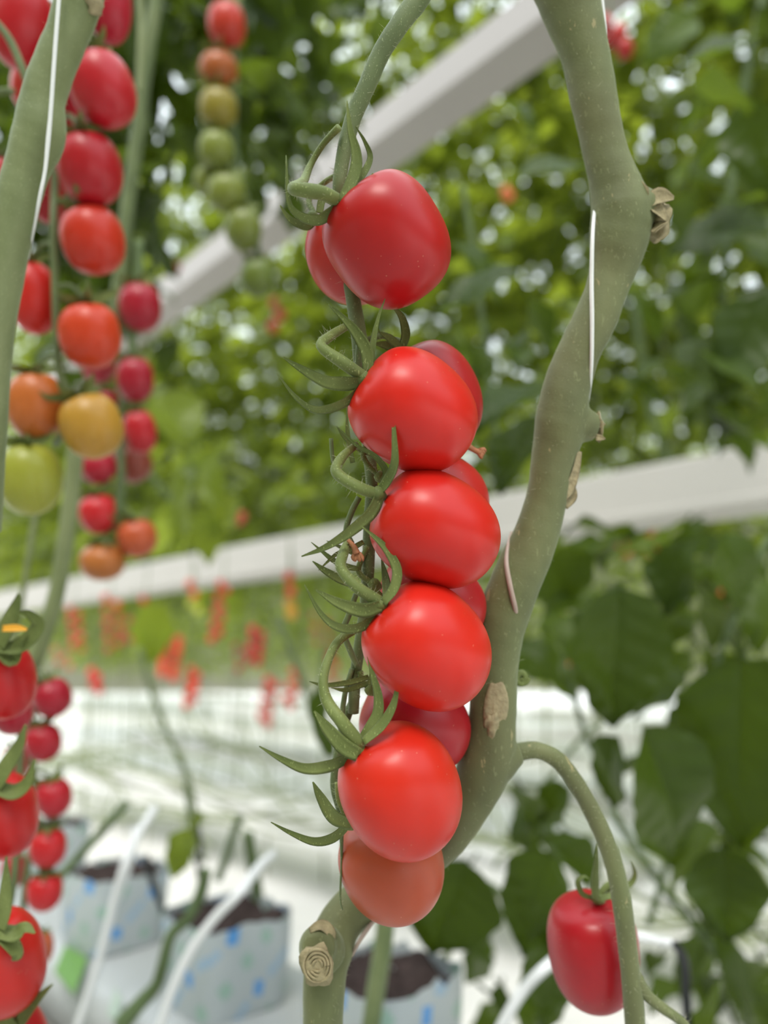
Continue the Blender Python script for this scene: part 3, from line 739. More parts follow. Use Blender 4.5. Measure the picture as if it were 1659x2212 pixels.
for i, (px, py, w_, l_, an, tp, dz, col, lab) in enumerate(cl):
    t, c, ax, L, W = tomato(px, py, ZCc + dz, w_, l_, an, tp, col, 300 + i, lab, 'tomatoes of the lower left edge', lod=2)
    if sepc[i]:
        q = sepc[i][0][0]; zz = ZCc + dz - .012
        h = calyx_hub(t, q[0], q[1], zz, 18)
        for s in sepc[i]: sepal(h, s, 30 if i < 3 else 26, zz - .004, .5)
        pedicel(t, [(q[0], q[1]), (q[0] - 15, q[1] - 30), (q[0] - 45, q[1] - 50)], [20, 18, 16], zz, i, hair=15)
    if i == 0:
        m2 = MB(); ribbon(m2, pxpath([(5, 1358), (35, 1357), (58, 1360)], ZCc - .02), [.0012, .0014, .0005], n=8, roll=.3)
        tag(m2.build('dried_petal', YELLOW, t), 'orange-yellow dried petal')
line_thing('truss_stem', [(40, 1440), (45, 1540), (40, 1700), (30, 1900), (10, 2000)], 16, .36, STEM, 'stem of the lower left edge truss, behind the large tomatoes', 'stem', 'truss stems')
# --- truss D -----------------------------------------------------
truss([(60, 1420), (75, 1480), (60, 1580), (75, 1680), (75, 1780), (60, 1870), (50, 1960), (60, 2030)], 15, .50, [
 (113, 1507, 41, 42, 70, 5, 0, CRIM, 'small crimson tomato, topmost of the blurred ones beside the left edge truss'),
 (75, 1515, 26, 30, 100, 5, .04, CRIM, 'dark tomato left of and behind the topmost small crimson one'),
 (94, 1603, 38, 41, 80, 5, 0, (.42, .008, .022), 'second small crimson tomato of the blurred lower left truss'),
 (35, 1650, 26, 40, 90, 5, .02, (.44, .010, .022), 'small red tomato between two of the large left edge tomatoes'),
 (116, 1722, 38, 41, 80, 5, 0, (.44, .010, .022), 'small red tomato with a shaded calyx, third down on the blurred lower left truss'),
 (104, 1830, 39, 42, 88, 5, 0, (.54, .012, .018), 'small bright red tomato, fourth down on the blurred lower left truss'),
 (97, 1925, 37, 41, 95, 5, 0, (.54, .012, .018), 'small bright red tomato, fifth down on the blurred lower left truss'),
 (30, 1880, 26, 36, 90, 5, .02, (.44, .014, .03), 'small red tomato just above the lower left corner tomato'),
 (95, 2045, 20, 36, 90, 5, .0, (.48, .10, .04), 'dull orange tomato showing right of the lower left corner tomato'),
], 'blurred green stem of the lower left truss of small tomatoes', 'small tomatoes of the lower left truss')
# --- truss E, ripening; foliage shade put into the darker fruit colours ------------------------------------------
truss([(500, -40), (515, 20), (508, 110), (508, 200), (505, 300), (520, 400), (548, 480), (560, 590)], 14, .75, [
 (490, 55, 41, 47, 85, 5, -.01, (.46, .03, .014), 'red tomato at the top of the ripening truss, upper left centre'),
 (472, 153, 42, 38, 90, 5, -.01, (.34, .085, .015), 'brown-orange tomato, second on the ripening truss'),
 (472, 235, 41, 44, 90, 5, -.01, (.24, .19, .022), 'olive yellow tomato, third on the ripening truss'),
 (467, 324, 38, 41, 90, 5, -.01, OLV, 'olive green tomato, fourth on the ripening truss'),
 (450, 392, 30, 34, 90, 5, .01, OLV, 'small green tomato at the left of the fifth on the ripening truss'),
 (489, 418, 41, 42, 90, 5, -.01, OLV, 'green tomato, fifth on the ripening truss'),
 (526, 496, 39, 46, 90, 5, -.01, (.15, .18, .03), 'green tomato in front of the pale beam, sixth on the ripening truss'),
 (555, 600, 36, 42, 90, 5, .0, (.12, .16, .025), 'green tomato lowest on the ripening truss, its colour darkened for shade'),
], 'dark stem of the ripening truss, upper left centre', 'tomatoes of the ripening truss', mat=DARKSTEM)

# ------------------------------------------------------------------ blurred bare stems in the middle distance
bs = [
 ([(345, -40), (318, 120), (296, 300), (275, 450), (255, 640), (240, 760)], 30, .62, STEM, 'pale blurred vine hanging between the left and the ripening truss'),
 ([(300, -40), (305, 60), (300, 200)], 14, .6, PALE, 'thin pale vine beside the blurred one at the top left'),
 ([(165, 960), (155, 1060), (140, 1180), (120, 1290), (85, 1400), (60, 1460)], 36, .52, PALE, 'blurred pale vine passing in front of the gutter at the left'),
 ([(80, 1090), (62, 1200), (42, 1320), (20, 1400)], 13, .55, PALE, 'thin blurred stem in front of the gutter near the left edge'),
 ([(272, 1735), (225, 1790), (170, 1850), (135, 1890), (110, 1930)], 19, .70, DARKSTEM, 'green stem slanting up from the rear grow block'),
 ([(262, 2214), (304, 2166), (337, 2130), (351, 2088), (370, 2020), (405, 1985), (432, 1935), (445, 1880)], [40, 32, 28, 26, 24, 24, 26, 24], .62, DARKSTEM, 'woody green-brown stem rising from the middle grow block'),
 ([(835, 1960), (828, 2040), (815, 2120), (800, 2230), (790, 2320)], [40, 42, 42, 42, 42], .52, STEM, 'thick blurred stem under the lowest tomato, in front of the nearest grow block'),
 ([(470, 1900), (490, 1850), (505, 1800), (520, 1760)], 18, .85, DARKSTEM, 'short dark stem behind the middle grow block'),
 ([(560, 1960), (548, 1880), (535, 1800)], 26, .80, DARKSTEM, 'thick dark stem base on the middle grow block'),
 ([(300, 1400), (330, 1500), (365, 1590), (405, 1680), (425, 1790), (440, 1860)], 13, 1.2, STEM, 'thin green stem hanging before the white ground, left of centre'),
 ([(600, 1330), (630, 1410), (665, 1500), (690, 1580)], 14, .95, STEM, 'thin green stem slanting behind the small dark leaf'),
 ([(1222, 1440), (1245, 1520), (1270, 1600), (1310, 1660)], 14, .85, DARKSTEM, 'dark stem slanting across white ground right of the vine'),
 ([(1365, 560), (1370, 640), (1385, 760), (1410, 900), (1450, 1010), (1500, 1130), (1560, 1300), (1650, 1500)], 16, 1.9, DARKSTEM, 'dark stem slanting behind the gutter at the right of the main vine'),
 ([(1130, 1700), (1180, 1690), (1250, 1600), (1300, 1560)], 10, .8, STEM, 'thin stalk crossing white ground behind the arching side stem'),
 ([(1180, 1780), (1240, 1880), (1330, 1990)], 10, .8, DARKSTEM, 'thin dark stalk behind the lower right tomato'),
 ([(1320, 1750), (1420, 1900), (1500, 2000), (1560, 2080)], 18, .8, DARKSTEM, 'slanting dark stem right of the arching side stem'),
 ([(1000, 1890), (1070, 1920), (1110, 1980), (1150, 2080)], 14, .75, DARKSTEM, 'dark curved stalk under the leaves at bottom centre right'),
]
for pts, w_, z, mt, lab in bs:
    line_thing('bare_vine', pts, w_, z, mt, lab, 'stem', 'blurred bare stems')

# drip tubes and stakes
line_thing('drip_tube', [(590, 1845, .06), (560, 1872, .03), (520, 1925), (462, 1985), (412, 2055), (372, 2140), (345, 2225), (320, 2320)], 21, .56, TUBE, 'white plastic drip tube arching over the middle grow block', 'tube', 'drip tubes')
line_thing('drip_tube', [(335, 1745, .06), (300, 1800, .03), (272, 1860), (246, 1950), (225, 2035), (190, 2150), (160, 2240)], 18, .66, TUBE, 'white plastic drip tube beside the rear grow block', 'tube', 'drip tubes')
line_thing('drip_tube', [(290, 1790, .02), (285, 1850), (255, 1940)], 14, .68, TUBE, 'thin white tube beside the other one at the rear grow block', 'tube', 'drip tubes')
line_thing('drip_tube', [(1250, 2040, .05), (1190, 2080), (1130, 2140), (1085, 2215), (1050, 2290)], 24, .50, TUBE, 'white drip tube slanting under the lower right tomato', 'tube', 'drip tubes')
line_thing('drip_tube', [(1360, 2020), (1400, 2026), (1448, 2036)], 18, .5, TUBE, 'short white tube joining the black stake at lower right', 'tube', 'drip tubes')
line_thing('drip_tube', [(760, 2170), (800, 2120), (850, 2095)], 14, .62, TUBE, 'thin white tube on the nearest grow block', 'tube', 'drip tubes')
line_thing('dripper_stake', [(312, 1850), (325, 1890), (340, 1935), (352, 1975)], [18, 16, 14, 8], .80, BLACK, 'black dripper stake pushed into the rear grow block', 'stake', 'dripper stakes')
line_thing('dripper_stake', [(1430, 2030), (1462, 2045), (1478, 2080), (1482, 2140), (1486, 2230)], [14, 18, 20, 20, 20], .5, BLACK, 'bent black dripper stake at lower right', 'stake', 'dripper stakes')
line_thing('dripper_stake', [(425, 1780), (432, 1820), (428, 1880), (440, 1930)], 10, .85, BLACK, 'thin black stake behind the middle grow block', 'stake', 'dripper stakes')

# ------------------------------------------------------------------ near growing row: trough, slabs, blocks
HT = CAMZ - .31     # slab top
def slab(p, s0, s1, h, label, group, wid=.20, th=.07, mat=SLABM, name='growing_slab', n=24):
    m2 = MB(); k = 14; v = []
    for i in range(n + 1):
        s = s0 + (s1 - s0) * i / n; e = min(i, n - i) / 2.0; q = 1 if e >= 1 else .55 + .45 * math.sqrt(max(0, 1 - (1 - e) ** 2))
        for j in range(k):
            a = 2 * PI * j / k; ca, sa = math.cos(a), math.sin(a)
            x = math.copysign(abs(ca) ** .35, ca); y = math.copysign(abs(sa) ** .5, sa)
            v.append(R(p, s, h - th / 2) + NRM * x * wid / 2 * (.9 + .1 * q) + UPZ * (y * th / 2 * q + .003 * math.sin(s * 23 + x * 3)))
    f = [(i * k + j, i * k + (j + 1) % k, (i + 1) * k + (j + 1) % k, (i + 1) * k + j) for i in range(n) for j in range(k)]
    f += [tuple(range(k))[::-1], tuple(n * k + j for j in range(k))]
    m2.add(v, f); o = m2.build(name, mat); tag(o, label, 'slab', group); return o
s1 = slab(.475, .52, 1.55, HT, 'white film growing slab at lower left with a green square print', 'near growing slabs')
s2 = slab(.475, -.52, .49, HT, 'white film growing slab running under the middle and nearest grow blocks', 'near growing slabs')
# green print on the slab
def flat_on(parent, pxs, h, mat, name, label):
    m2 = MB(); v = []
    for px, py in pxs:
        d = P(px, py, 1.0) - CAM; t = (h - CAMZ) / d[2]; v.append(CAM + d * t)
    c = np.mean(v, 0); n = len(v)
    m2.add(v + [x - UPZ * .002 for x in v], [tuple(range(n))] + [(i, (i + 1) % n, n + (i + 1) % n, n + i) for i in range(n)])
    o = m2.build(name, mat, parent, smooth=False); tag(o, label); return o
flat_on(s1, [(140, 2040), (190, 2068), (160, 2146), (118, 2095)], HT + .004, LOGO, 'printed_mark', 'solid green square print')
flat_on(s1, [(250, 2130), (264, 2160), (252, 2205), (232, 2190)], HT + .004, PALELOGO, 'printed_mark', 'pale grey-green print')
m2 = MB()
boxat(m2, R(.475, .6, HT - .10), NRM * .15, D * 2.6, UPZ * .022); boxat(m2, R(.33, .6, HT - .075), NRM * .004, D * 2.6, UPZ * .03); boxat(m2, R(.62, .6, HT - .075), NRM * .004, D * 2.6, UPZ * .03)
o = m2.build('growing_trough', METAL2, smooth=False); tag(o, 'white metal trough carrying the near growing slabs', 'trough')
ft = []
for s in (-1.2, .1, 1.2, 2.4):
    q = MB(); boxat(q, R(.475, s, (HT - .12) / 2), NRM * .02, D * .02, UPZ * (HT - .12) / 2); q.build('leg', METAL2, o, smooth=False)

def grow_block(p, s, h, label, seed=0, w_=.102, hh=.078, group='near grow blocks'):
    e = empty('grow_block', R(p, s, h)); tag(e, label, 'grow block', group)
    m2 = MB(); n = 8; half = w_ / 2; per = []
    ex = 5.0
    for i in range(40):
        a = 2 * PI * i / 40; ca, sa = math.cos(a), math.sin(a); k = (abs(ca) ** ex + abs(sa) ** ex) ** (-1 / ex)
        per.append((k * ca * half, k * sa * half, i))
    v = []; rng = np.random.RandomState(seed)
    top = hh + rng.randn(40) * .0018
    for j in range(n + 1):
        for (x, y, i) in per:
            sh = 1 - .10 * (1 - j / n) ** 2
            v.append(R(p, s, h) + NRM * x * sh + D * y * sh + UPZ * (top[i] * j / n + .001))
    f = [(j * 40 + i, j * 40 + (i + 1) % 40, (j + 1) * 40 + (i + 1) % 40, (j + 1) * 40 + i) for j in range(n) for i in range(40)]
    m2.add(v, f); m2.add([R(p, s, h) + NRM * x * .9 + D * y * .9 + UPZ * .001 for x, y, i in per], [tuple(range(40))])
    o = m2.build('film_wrap', PRINT, e)
    uvl = o.data.uv_layers.new(name='UVMap')
    for lp in o.data.loops:
        vi = lp.vertex_index
        if vi < len(v): i, j = vi % 40, vi // 40; uvl.data[lp.index].uv = ((i + seed * 3) / 40 * w_ * 4, j / n * hh)
        else: uvl.data[lp.index].uv = (0, 0)
    sm = MB(); g = 22; vv = []
    for j in range(g + 1):
        for i in range(g + 1):
            x = (i / g - .5) * 1.96 * half; y = (j / g - .5) * 1.96 * half
            k = (abs(x / half) ** 5 + abs(y / half) ** 5) ** .2
            if k > .96: x *= .96 / k; y *= .96 / k
            z = hh - .006 + .007 * math.sin(x * 130 + seed) * math.cos(y * 110) + rng.rand() * .005 - .02 * (k > .93)
            vv.append(R(p, s, h) + NRM * x + D * y + UPZ * z)
    sm.add(vv, [(j * (g + 1) + i, j * (g + 1) + i + 1, (j + 1) * (g + 1) + i + 1, (j + 1) * (g + 1) + i) for j in range(g) for i in range(g)])
    sm.build('substrate', SOIL, e)
    return e
def on_row(px, py, drop):
    d = P(px, py, 1.0) - CAM; t = -drop / d[2]; q = CAM + d * t; return q.dot(NRM), q.dot(D)
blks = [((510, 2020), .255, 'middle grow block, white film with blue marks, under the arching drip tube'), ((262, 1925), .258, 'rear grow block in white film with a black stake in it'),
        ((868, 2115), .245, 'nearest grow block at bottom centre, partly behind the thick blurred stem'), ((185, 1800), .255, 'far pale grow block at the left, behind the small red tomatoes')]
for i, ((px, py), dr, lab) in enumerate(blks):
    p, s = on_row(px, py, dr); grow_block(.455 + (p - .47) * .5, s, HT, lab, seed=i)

# ------------------------------------------------------------------ leaves
def leaflet(mb, base, dirv, up, L, Wd, tone, droop=.35, fold=.25, rng=random, nu=8, curl=0.0, xs=(-1, -.5, 0, .5, 1), vein=0.0):
    d = np.asarray(dirv, float); d /= np.linalg.norm(d); u = np.asarray(up, float); u = u - d * u.dot(d); u /= np.linalg.norm(u) + 1e-9
    s = np.cross(d, u); v = []; nx = len(xs); ph = rng.random() * 6
    for i in range(nu + 1):
        t = i / nu; wdt = (math.sin(PI * t ** .72) ** .85 if 0 < t < 1 else 0) * (1 + (.13 if not vein else .07) * math.sin(t * 15 + ph)) * Wd / 2
        if i == nu: wdt = 0.0
        c = np.asarray(base) + d * L * t * (1 - .12 * t) - u * droop * L * t * t
        for x in xs:
            v.append(c + s * x * wdt + u * (fold * abs(x) - curl * x * x) * wdt + u * .05 * Wd * math.sin(5 * t * (1 + abs(x)) + ph + x) + u * vein * Wd * (math.sin((t * 6 - abs(x) * 1.1) * 6.28) * min(1, abs(x) * 3) - 1.5 * (x == 0)))
    f = [(i * nx + j, i * nx + j + 1, (i + 1) * nx + j + 1, (i + 1) * nx + j) for i in range(nu) for j in range(nx - 1)]
    mb.add(v, f, tone)

def compound(mb, base, dirv, L, rng, tone0, size=1.0, tb=.004):
    """a tomato leaf: drooping rachis with pairs of leaflets"""
    d = np.asarray(dirv, float); d /= np.linalg.norm(d); side = np.cross(d, UPZ); side /= np.linalg.norm(side) + 1e-9
    dr = rng.uniform(.35, .8); pts = [np.asarray(base) + d * L * t + UPZ * L * (.25 * t - dr * t * t) for t in np.linspace(0, 1, 7)]
    tube(mb, pts, [tb * (1 - .75 * i / 6) for i in range(7)], n=6, seg=4, cap=False, tone=.6)
    pts = np.array(pts)
    for k in (1.6, 2.7, 3.8, 4.9):
        i = int(k); c = pts[i] * (1 - (k - i)) + pts[i + 1] * (k - i); T = pts[i + 1] - pts[i]; T /= np.linalg.norm(T)
        for sg in (-1, 1):
            dd = side * sg + T * rng.uniform(.3, .7) - UPZ * rng.uniform(.1, .7)
            l = size * rng.uniform(.07, .125) * (1 if k > 2 else .8)
            leaflet(mb, c + dd * .012, dd, UPZ + side * rng.uniform(-.6, .6), l, l * rng.uniform(.5, .68), min(1, max(0, tone0 + rng.gauss(0, .22))), rng.uniform(.1, .5), rng.uniform(.1, .4), rng)
    T = pts[6] - pts[5]; l = size * rng.uniform(.10, .15)
    leaflet(mb, pts[6], T, UPZ + side * rng.uniform(-.5, .5), l, l * .62, min(1, max(0, tone0 + rng.gauss(0, .2))), .3, .25, rng)

# foliage meshes of a high-wire plant, origin on its stem at the foot of the leafy part
def foliage_mesh(seed, H, nl, spread=.36, size=1.0):
    rng = random.Random(seed); m2 = MB()
    for k in range(nl):
        h = H * (k + rng.random()) / nl; a = k * 2.4 + rng.uniform(-.4, .4)
        d = (math.cos(a), math.sin(a), rng.uniform(-.05, .35))
        compound(m2, (0.008 * math.cos(a), .008 * math.sin(a), h), d, spread * rng.uniform(.75, 1.15), rng, rng.uniform(.15, .75), size)
    return m2.mesh('foliage', LEAF, tone=True)
FM = [foliage_mesh(100 + i, 3.3, 52, .38, 1.12) for i in range(5)]
def stem_mesh(seed, H):
    rng = random.Random(seed); m2 = MB(); pts = [(rng.uniform(-.02, .02), rng.uniform(-.02, .02), H * i / 9) for i in range(10)]
    tube(m2, pts, .0048, n=27, seg=7, wob=.05, seed=seed); return m2.mesh('stem', PALE)
SM = [stem_mesh(200 + i, 4.7) for i in range(3)]
NP = 0
def far_plant(p, s, leaf0, rng, label, group, sc=1.0, zs=1.0):
    e = empty('tomato_plant', R(p, s, 0.0)); tag(e, label, 'tomato plant', group)
    st = bpy.data.objects.new('stem', rng.choice(SM)); COL.objects.link(st); st.parent = e; st.rotation_euler = (rng.uniform(-.03, .03), rng.uniform(-.03, .03), rng.uniform(0, 6.28))
    k0 = leaf0
    f = bpy.data.objects.new('foliage', rng.choice(FM)); COL.objects.link(f); f.parent = e
    f.location = (0, 0, k0); f.rotation_euler = (0, 0, rng.uniform(0, 6.28)); f.scale = (sc, sc, zs * rng.uniform(.92, 1.1))
    return e
rng = random.Random(5)
for p, s0, s1_, step, leaf0, name in ((2.15, -2.6, 7.0, .27, 1.38, 'the row just behind the white gutter'), (3.5, -3.5, 11.0, .34, 1.40, 'the second row behind the gutter'),
                                (6.8, -5, 20, 1.0, 1.2, 'the third row behind the gutter'), (9.2, -6, 24, 1.2, 1.0, 'the fourth row behind the gutter'),
                                (12.5, -4, 30, 1.6, .8, 'the fifth row behind the gutter'), (17, -4, 36, 2.2, .45, 'the farthest row of plants')):
    s = s0
    while s < s1_:
        l0 = leaf0 + rng.uniform(-.12, .15)
        if p < 2.5 and s < .9: l0 = rng.uniform(.75, 1.2)
        far_plant(p + rng.uniform(-.12, .12), s, l0, rng, 'leafy green tomato plant in ' + name + ', strung up tall', 'tomato plants of ' + name, 1.0 if p < 3 else 1.2 if p < 4 else 1.8, zs=.83 if p < 3 and s > 2.2 else .9 if p < 3 else .8 if s > 3 else 1.0)
        s += step * rng.uniform(.75, 1.25)

for p, s0, s1_, step in ((-1.15, -2.5, 3.2, .34), (-2.4, -4, 4, .5)):
    s = s0
    while s < s1_:
        e = far_plant(p + rng.uniform(-.1, .1), s, .45, rng, 'tomato plant across the aisle behind the camera', 'tomato plants behind the camera')
        for ch in e.children:
            if ch.name.startswith('foliage'): ch.scale = (.9, .9, .50)
            else: ch.scale = (1, 1, .5)
        s += step * rng.uniform(.75, 1.25)

# near plants with leaves placed where they hang
def near_plant(stem_pts, z, stem_w, label, areas, seed, lf=LEAFD, dens=1.0, n_leaf_parts=()):
    rng = random.Random(seed); base = P(*stem_pts[-1][:2], z)
    e = empty('tomato_plant', base); tag(e, label, 'tomato plant', None)
    m2 = MB(); tube(m2, pxpath(stem_pts, z), [stem_w * .5 * z / FPX] * len(stem_pts), n=40, seg=8); m2.build('stem', DARKSTEM, e)
    m2 = MB()
    for (x0, y0, x1, y1, n, za, zb, sz, tn) in areas:
        for _ in range(n):
            px, py = rng.uniform(x0, x1), rng.uniform(y0, y1); zz = rng.uniform(za, zb)
            b = P(px, py, zz); a = rng.uniform(0, 6.28)
            d = np.array([math.cos(a), math.sin(a) * .8, rng.uniform(-1.1, .1)])
            l = sz * rng.uniform(.7, 1.2)
            leaflet(m2, b, d, np.array([rng.uniform(-.6, .6), rng.uniform(-.8, .3), 1]), l, l * rng.uniform(.5, .68), min(1, max(0, rng.gauss(tn, .2))), rng.uniform(.1, .5), rng.uniform(.1, .35), rng)
            tube(m2, [b, b - d * l * .12 + UPZ * l * .05, b - d * l * .3 + UPZ * l * .08], [.0014, .0015, .0016], n=3, seg=4, cap=False, tone=.4)
    if m2.n: m2.build('foliage', lf, e, tone=True)
    return e
def hang_leaf(e, base, tip, wpx, z, tone=.4, face=.4, seed=0, mat=None, droop=.15):
    rng = random.Random(seed); b = P(*base, z); t_ = P(*tip, z + rng.uniform(-.03, .03)); d = t_ - b; L = np.linalg.norm(d)
    up = -FW * face + UPZ * .4 + RT * rng.uniform(-.5, .5)
    m2 = MB(); leaflet(m2, b, d, up, L * 1.1, wpx * z / FPX, tone, droop, .22, rng, nu=42, xs=(-1, -.8, -.6, -.4, -.2, -.07, 0, .07, .2, .4, .6, .8, 1), vein=.012)
    o = m2.build('leaf', mat or LEAFD, e, tone=True); return o

e1 = near_plant([(640, -60), (560, 100), (420, 260), (345, 420), (330, 640)], 1.15, 14, 'dark leafy plant filling the upper left behind the ripening truss',
    [(-60, -120, 360, 330, 200, .95, 1.7, .10, .35), (360, -120, 640, 330, 85, .95, 1.7, .095, .35), (-40, 300, 330, 600, 150, 1.0, 1.7, .10, .4), (300, -150, 860, 40, 90, .95, 1.6, .10, .35), (100, 560, 400, 900, 30, 1.1, 1.7, .07, .5), (560, 40, 760, 240, 60, 1.3, 1.8, .08, .35), (420, 300, 640, 420, 40, 1.3, 1.8, .08, .4)], 21)
e2 = near_plant([(1659, -60), (1590, 300), (1560, 700), (1545, 900)], .95, 16, 'leafy plant filling the right edge above the gutter',
    [(1480, -80, 1720, 420, 22, .75, 1.3, .085, .5), (1440, 380, 1720, 960, 34, .8, 1.3, .085, .4), (1330, 560, 1560, 920, 12, .85, 1.2, .08, .4)], 22)
for k, (b, tp_, w_, z, tn) in enumerate([((1640, 80), (1440, 130), 130, .8, .3), ((1659, 470), (1440, 520), 120, .85, .25), ((1560, 600), (1380, 640), 90, .85, .3), ((1659, 620), (1560, 860), 150, .8, .3), ((1600, 220), (1659, 420), 120, .8, .5),
        ((1500, 30), (1385, 130), 110, .95, .95), ((1540, 880), (1659, 960), 110, .85, .3)]):
    hang_leaf(e2, b, tp_, w_, z, tn, seed=k)
e3 = near_plant([(1000, 400), (1030, 600), (1060, 850), (1080, 1000)], .75, 12, 'dark leafy plant between the main truss and the main vine',
    [(980, 560, 1180, 1000, 8, .7, 1.0, .07, .3)], 23)
for k, (b, tp_, w_, z, tn) in enumerate([((1120, 590), (930, 650), 130, .62, .25), ((1180, 830), (1010, 900), 170, .6, .2), ((1160, 900), (1060, 1050), 140, .62, .2), ((980, 520), (1100, 640), 110, .7, .35), ((1120, 380), (1280, 330), 90, .75, .35), ((1090, 210), (1180, 300), 110, .8, .3)]):
    hang_leaf(e3, b, tp_, w_, z, tn, seed=30 + k)
e4 = near_plant([(1659, 1160), (1560, 1400), (1500, 1640), (1430, 1900), (1400, 2000)], .72, 14, 'plant with big dark leaves hanging before white ground at lower right',
    [(1180, 1130, 1659, 1330, 34, .7, 1.2, .075, .4), (1440, 1300, 1700, 1700, 22, .65, 1.1, .08, .35), (1520, 1650, 1720, 2260, 24, .6, 1.0, .08, .35), (1120, 1700, 1300, 1860, 9, .7, 1.0, .06, .35), (1130, 1330, 1290, 1480, 8, .7, 1.0, .06, .35), (1380, 1950, 1520, 2260, 5, .7, 1.0, .06, .35), (990, 1880, 1200, 2240, 10, .65, .9, .06, .35)], 24)
for k, (b, tp_, w_, z, tn) in enumerate([((1330, 1270), (1350, 1590), 240, .58, .22), ((1400, 1570), (1500, 1900), 250, .52, .35), ((1330, 1590), (1300, 1760), 120, .55, .25), ((1190, 1840), (1110, 2080), 170, .55, .28), ((1010, 1860), (930, 2090), 210, .6, .22),
        ((1600, 1420), (1590, 1870), 260, .55, .3), ((1560, 1830), (1580, 2050), 170, .6, .25), ((1180, 2000), (1200, 2240), 180, .55, .35), ((1560, 2120), (1480, 2250), 130, .5, .5), ((1480, 1180), (1420, 1330), 150, .7, .4),
        ((1180, 1180), (1250, 1330), 160, .75, .35), ((1560, 1150), (1620, 1330), 150, .65, .6), ((1110, 1400), (1240, 1470), 120, .75, .35), ((1300, 1890), (1180, 1800), 100, .7, .3), ((1230, 1700), (1150, 1780), 90, .7, .3)]):
    hang_leaf(e4, b, tp_, w_, z, tn, seed=60 + k)
e5 = near_plant([(700, 1400), (692, 1480), (700, 1600)], .8, 8, 'small hanging dark leaf shoot left of the fifth tomato', [], 25)
hang_leaf(e5, (690, 1480), (690, 1640), 60, .62, .3, seed=90); hang_leaf(e5, (700, 1560), (715, 1640), 40, .7, .3, seed=91)
e6 = near_plant([(400, 1690), (410, 1780), (420, 1860)], .85, 8, 'shoot with small yellow-green leaves over the rear grow block', [], 26)
for k, (b, tp_, w_, z, tn) in enumerate([((410, 1790), (365, 1900), 70, .75, .7), ((440, 1760), (400, 1800), 50, .8, .4), ((330, 1300), (330, 1440), 90, 1.4, .8), ((510, 1280), (515, 1350), 70, 1.3, .8), ((300, 1360), (300, 1430), 40, 1.4, .7)]):
    hang_leaf(e6 if k < 2 else e1, b, tp_, w_, z, tn, seed=100 + k, mat=LEAF)
e7 = near_plant([(300, 1000), (370, 1080), (400, 1160)], 1.1, 10, 'green leaves hanging over the gutter right of the rear left truss',
    [(330, 980, 480, 1160, 8, .95, 1.3, .09, .6)], 27, lf=LEAF)
for k, (b, tp_, w_, z, tn) in enumerate([((420, 1000), (360, 1200), 130, .95, .6), ((350, 850), (420, 960), 130, 1.0, .5), ((520, 1080), (440, 1150), 100, 1.3, .7)]):
    hang_leaf(e7, b, tp_, w_, z, tn, seed=120 + k, mat=LEAF)

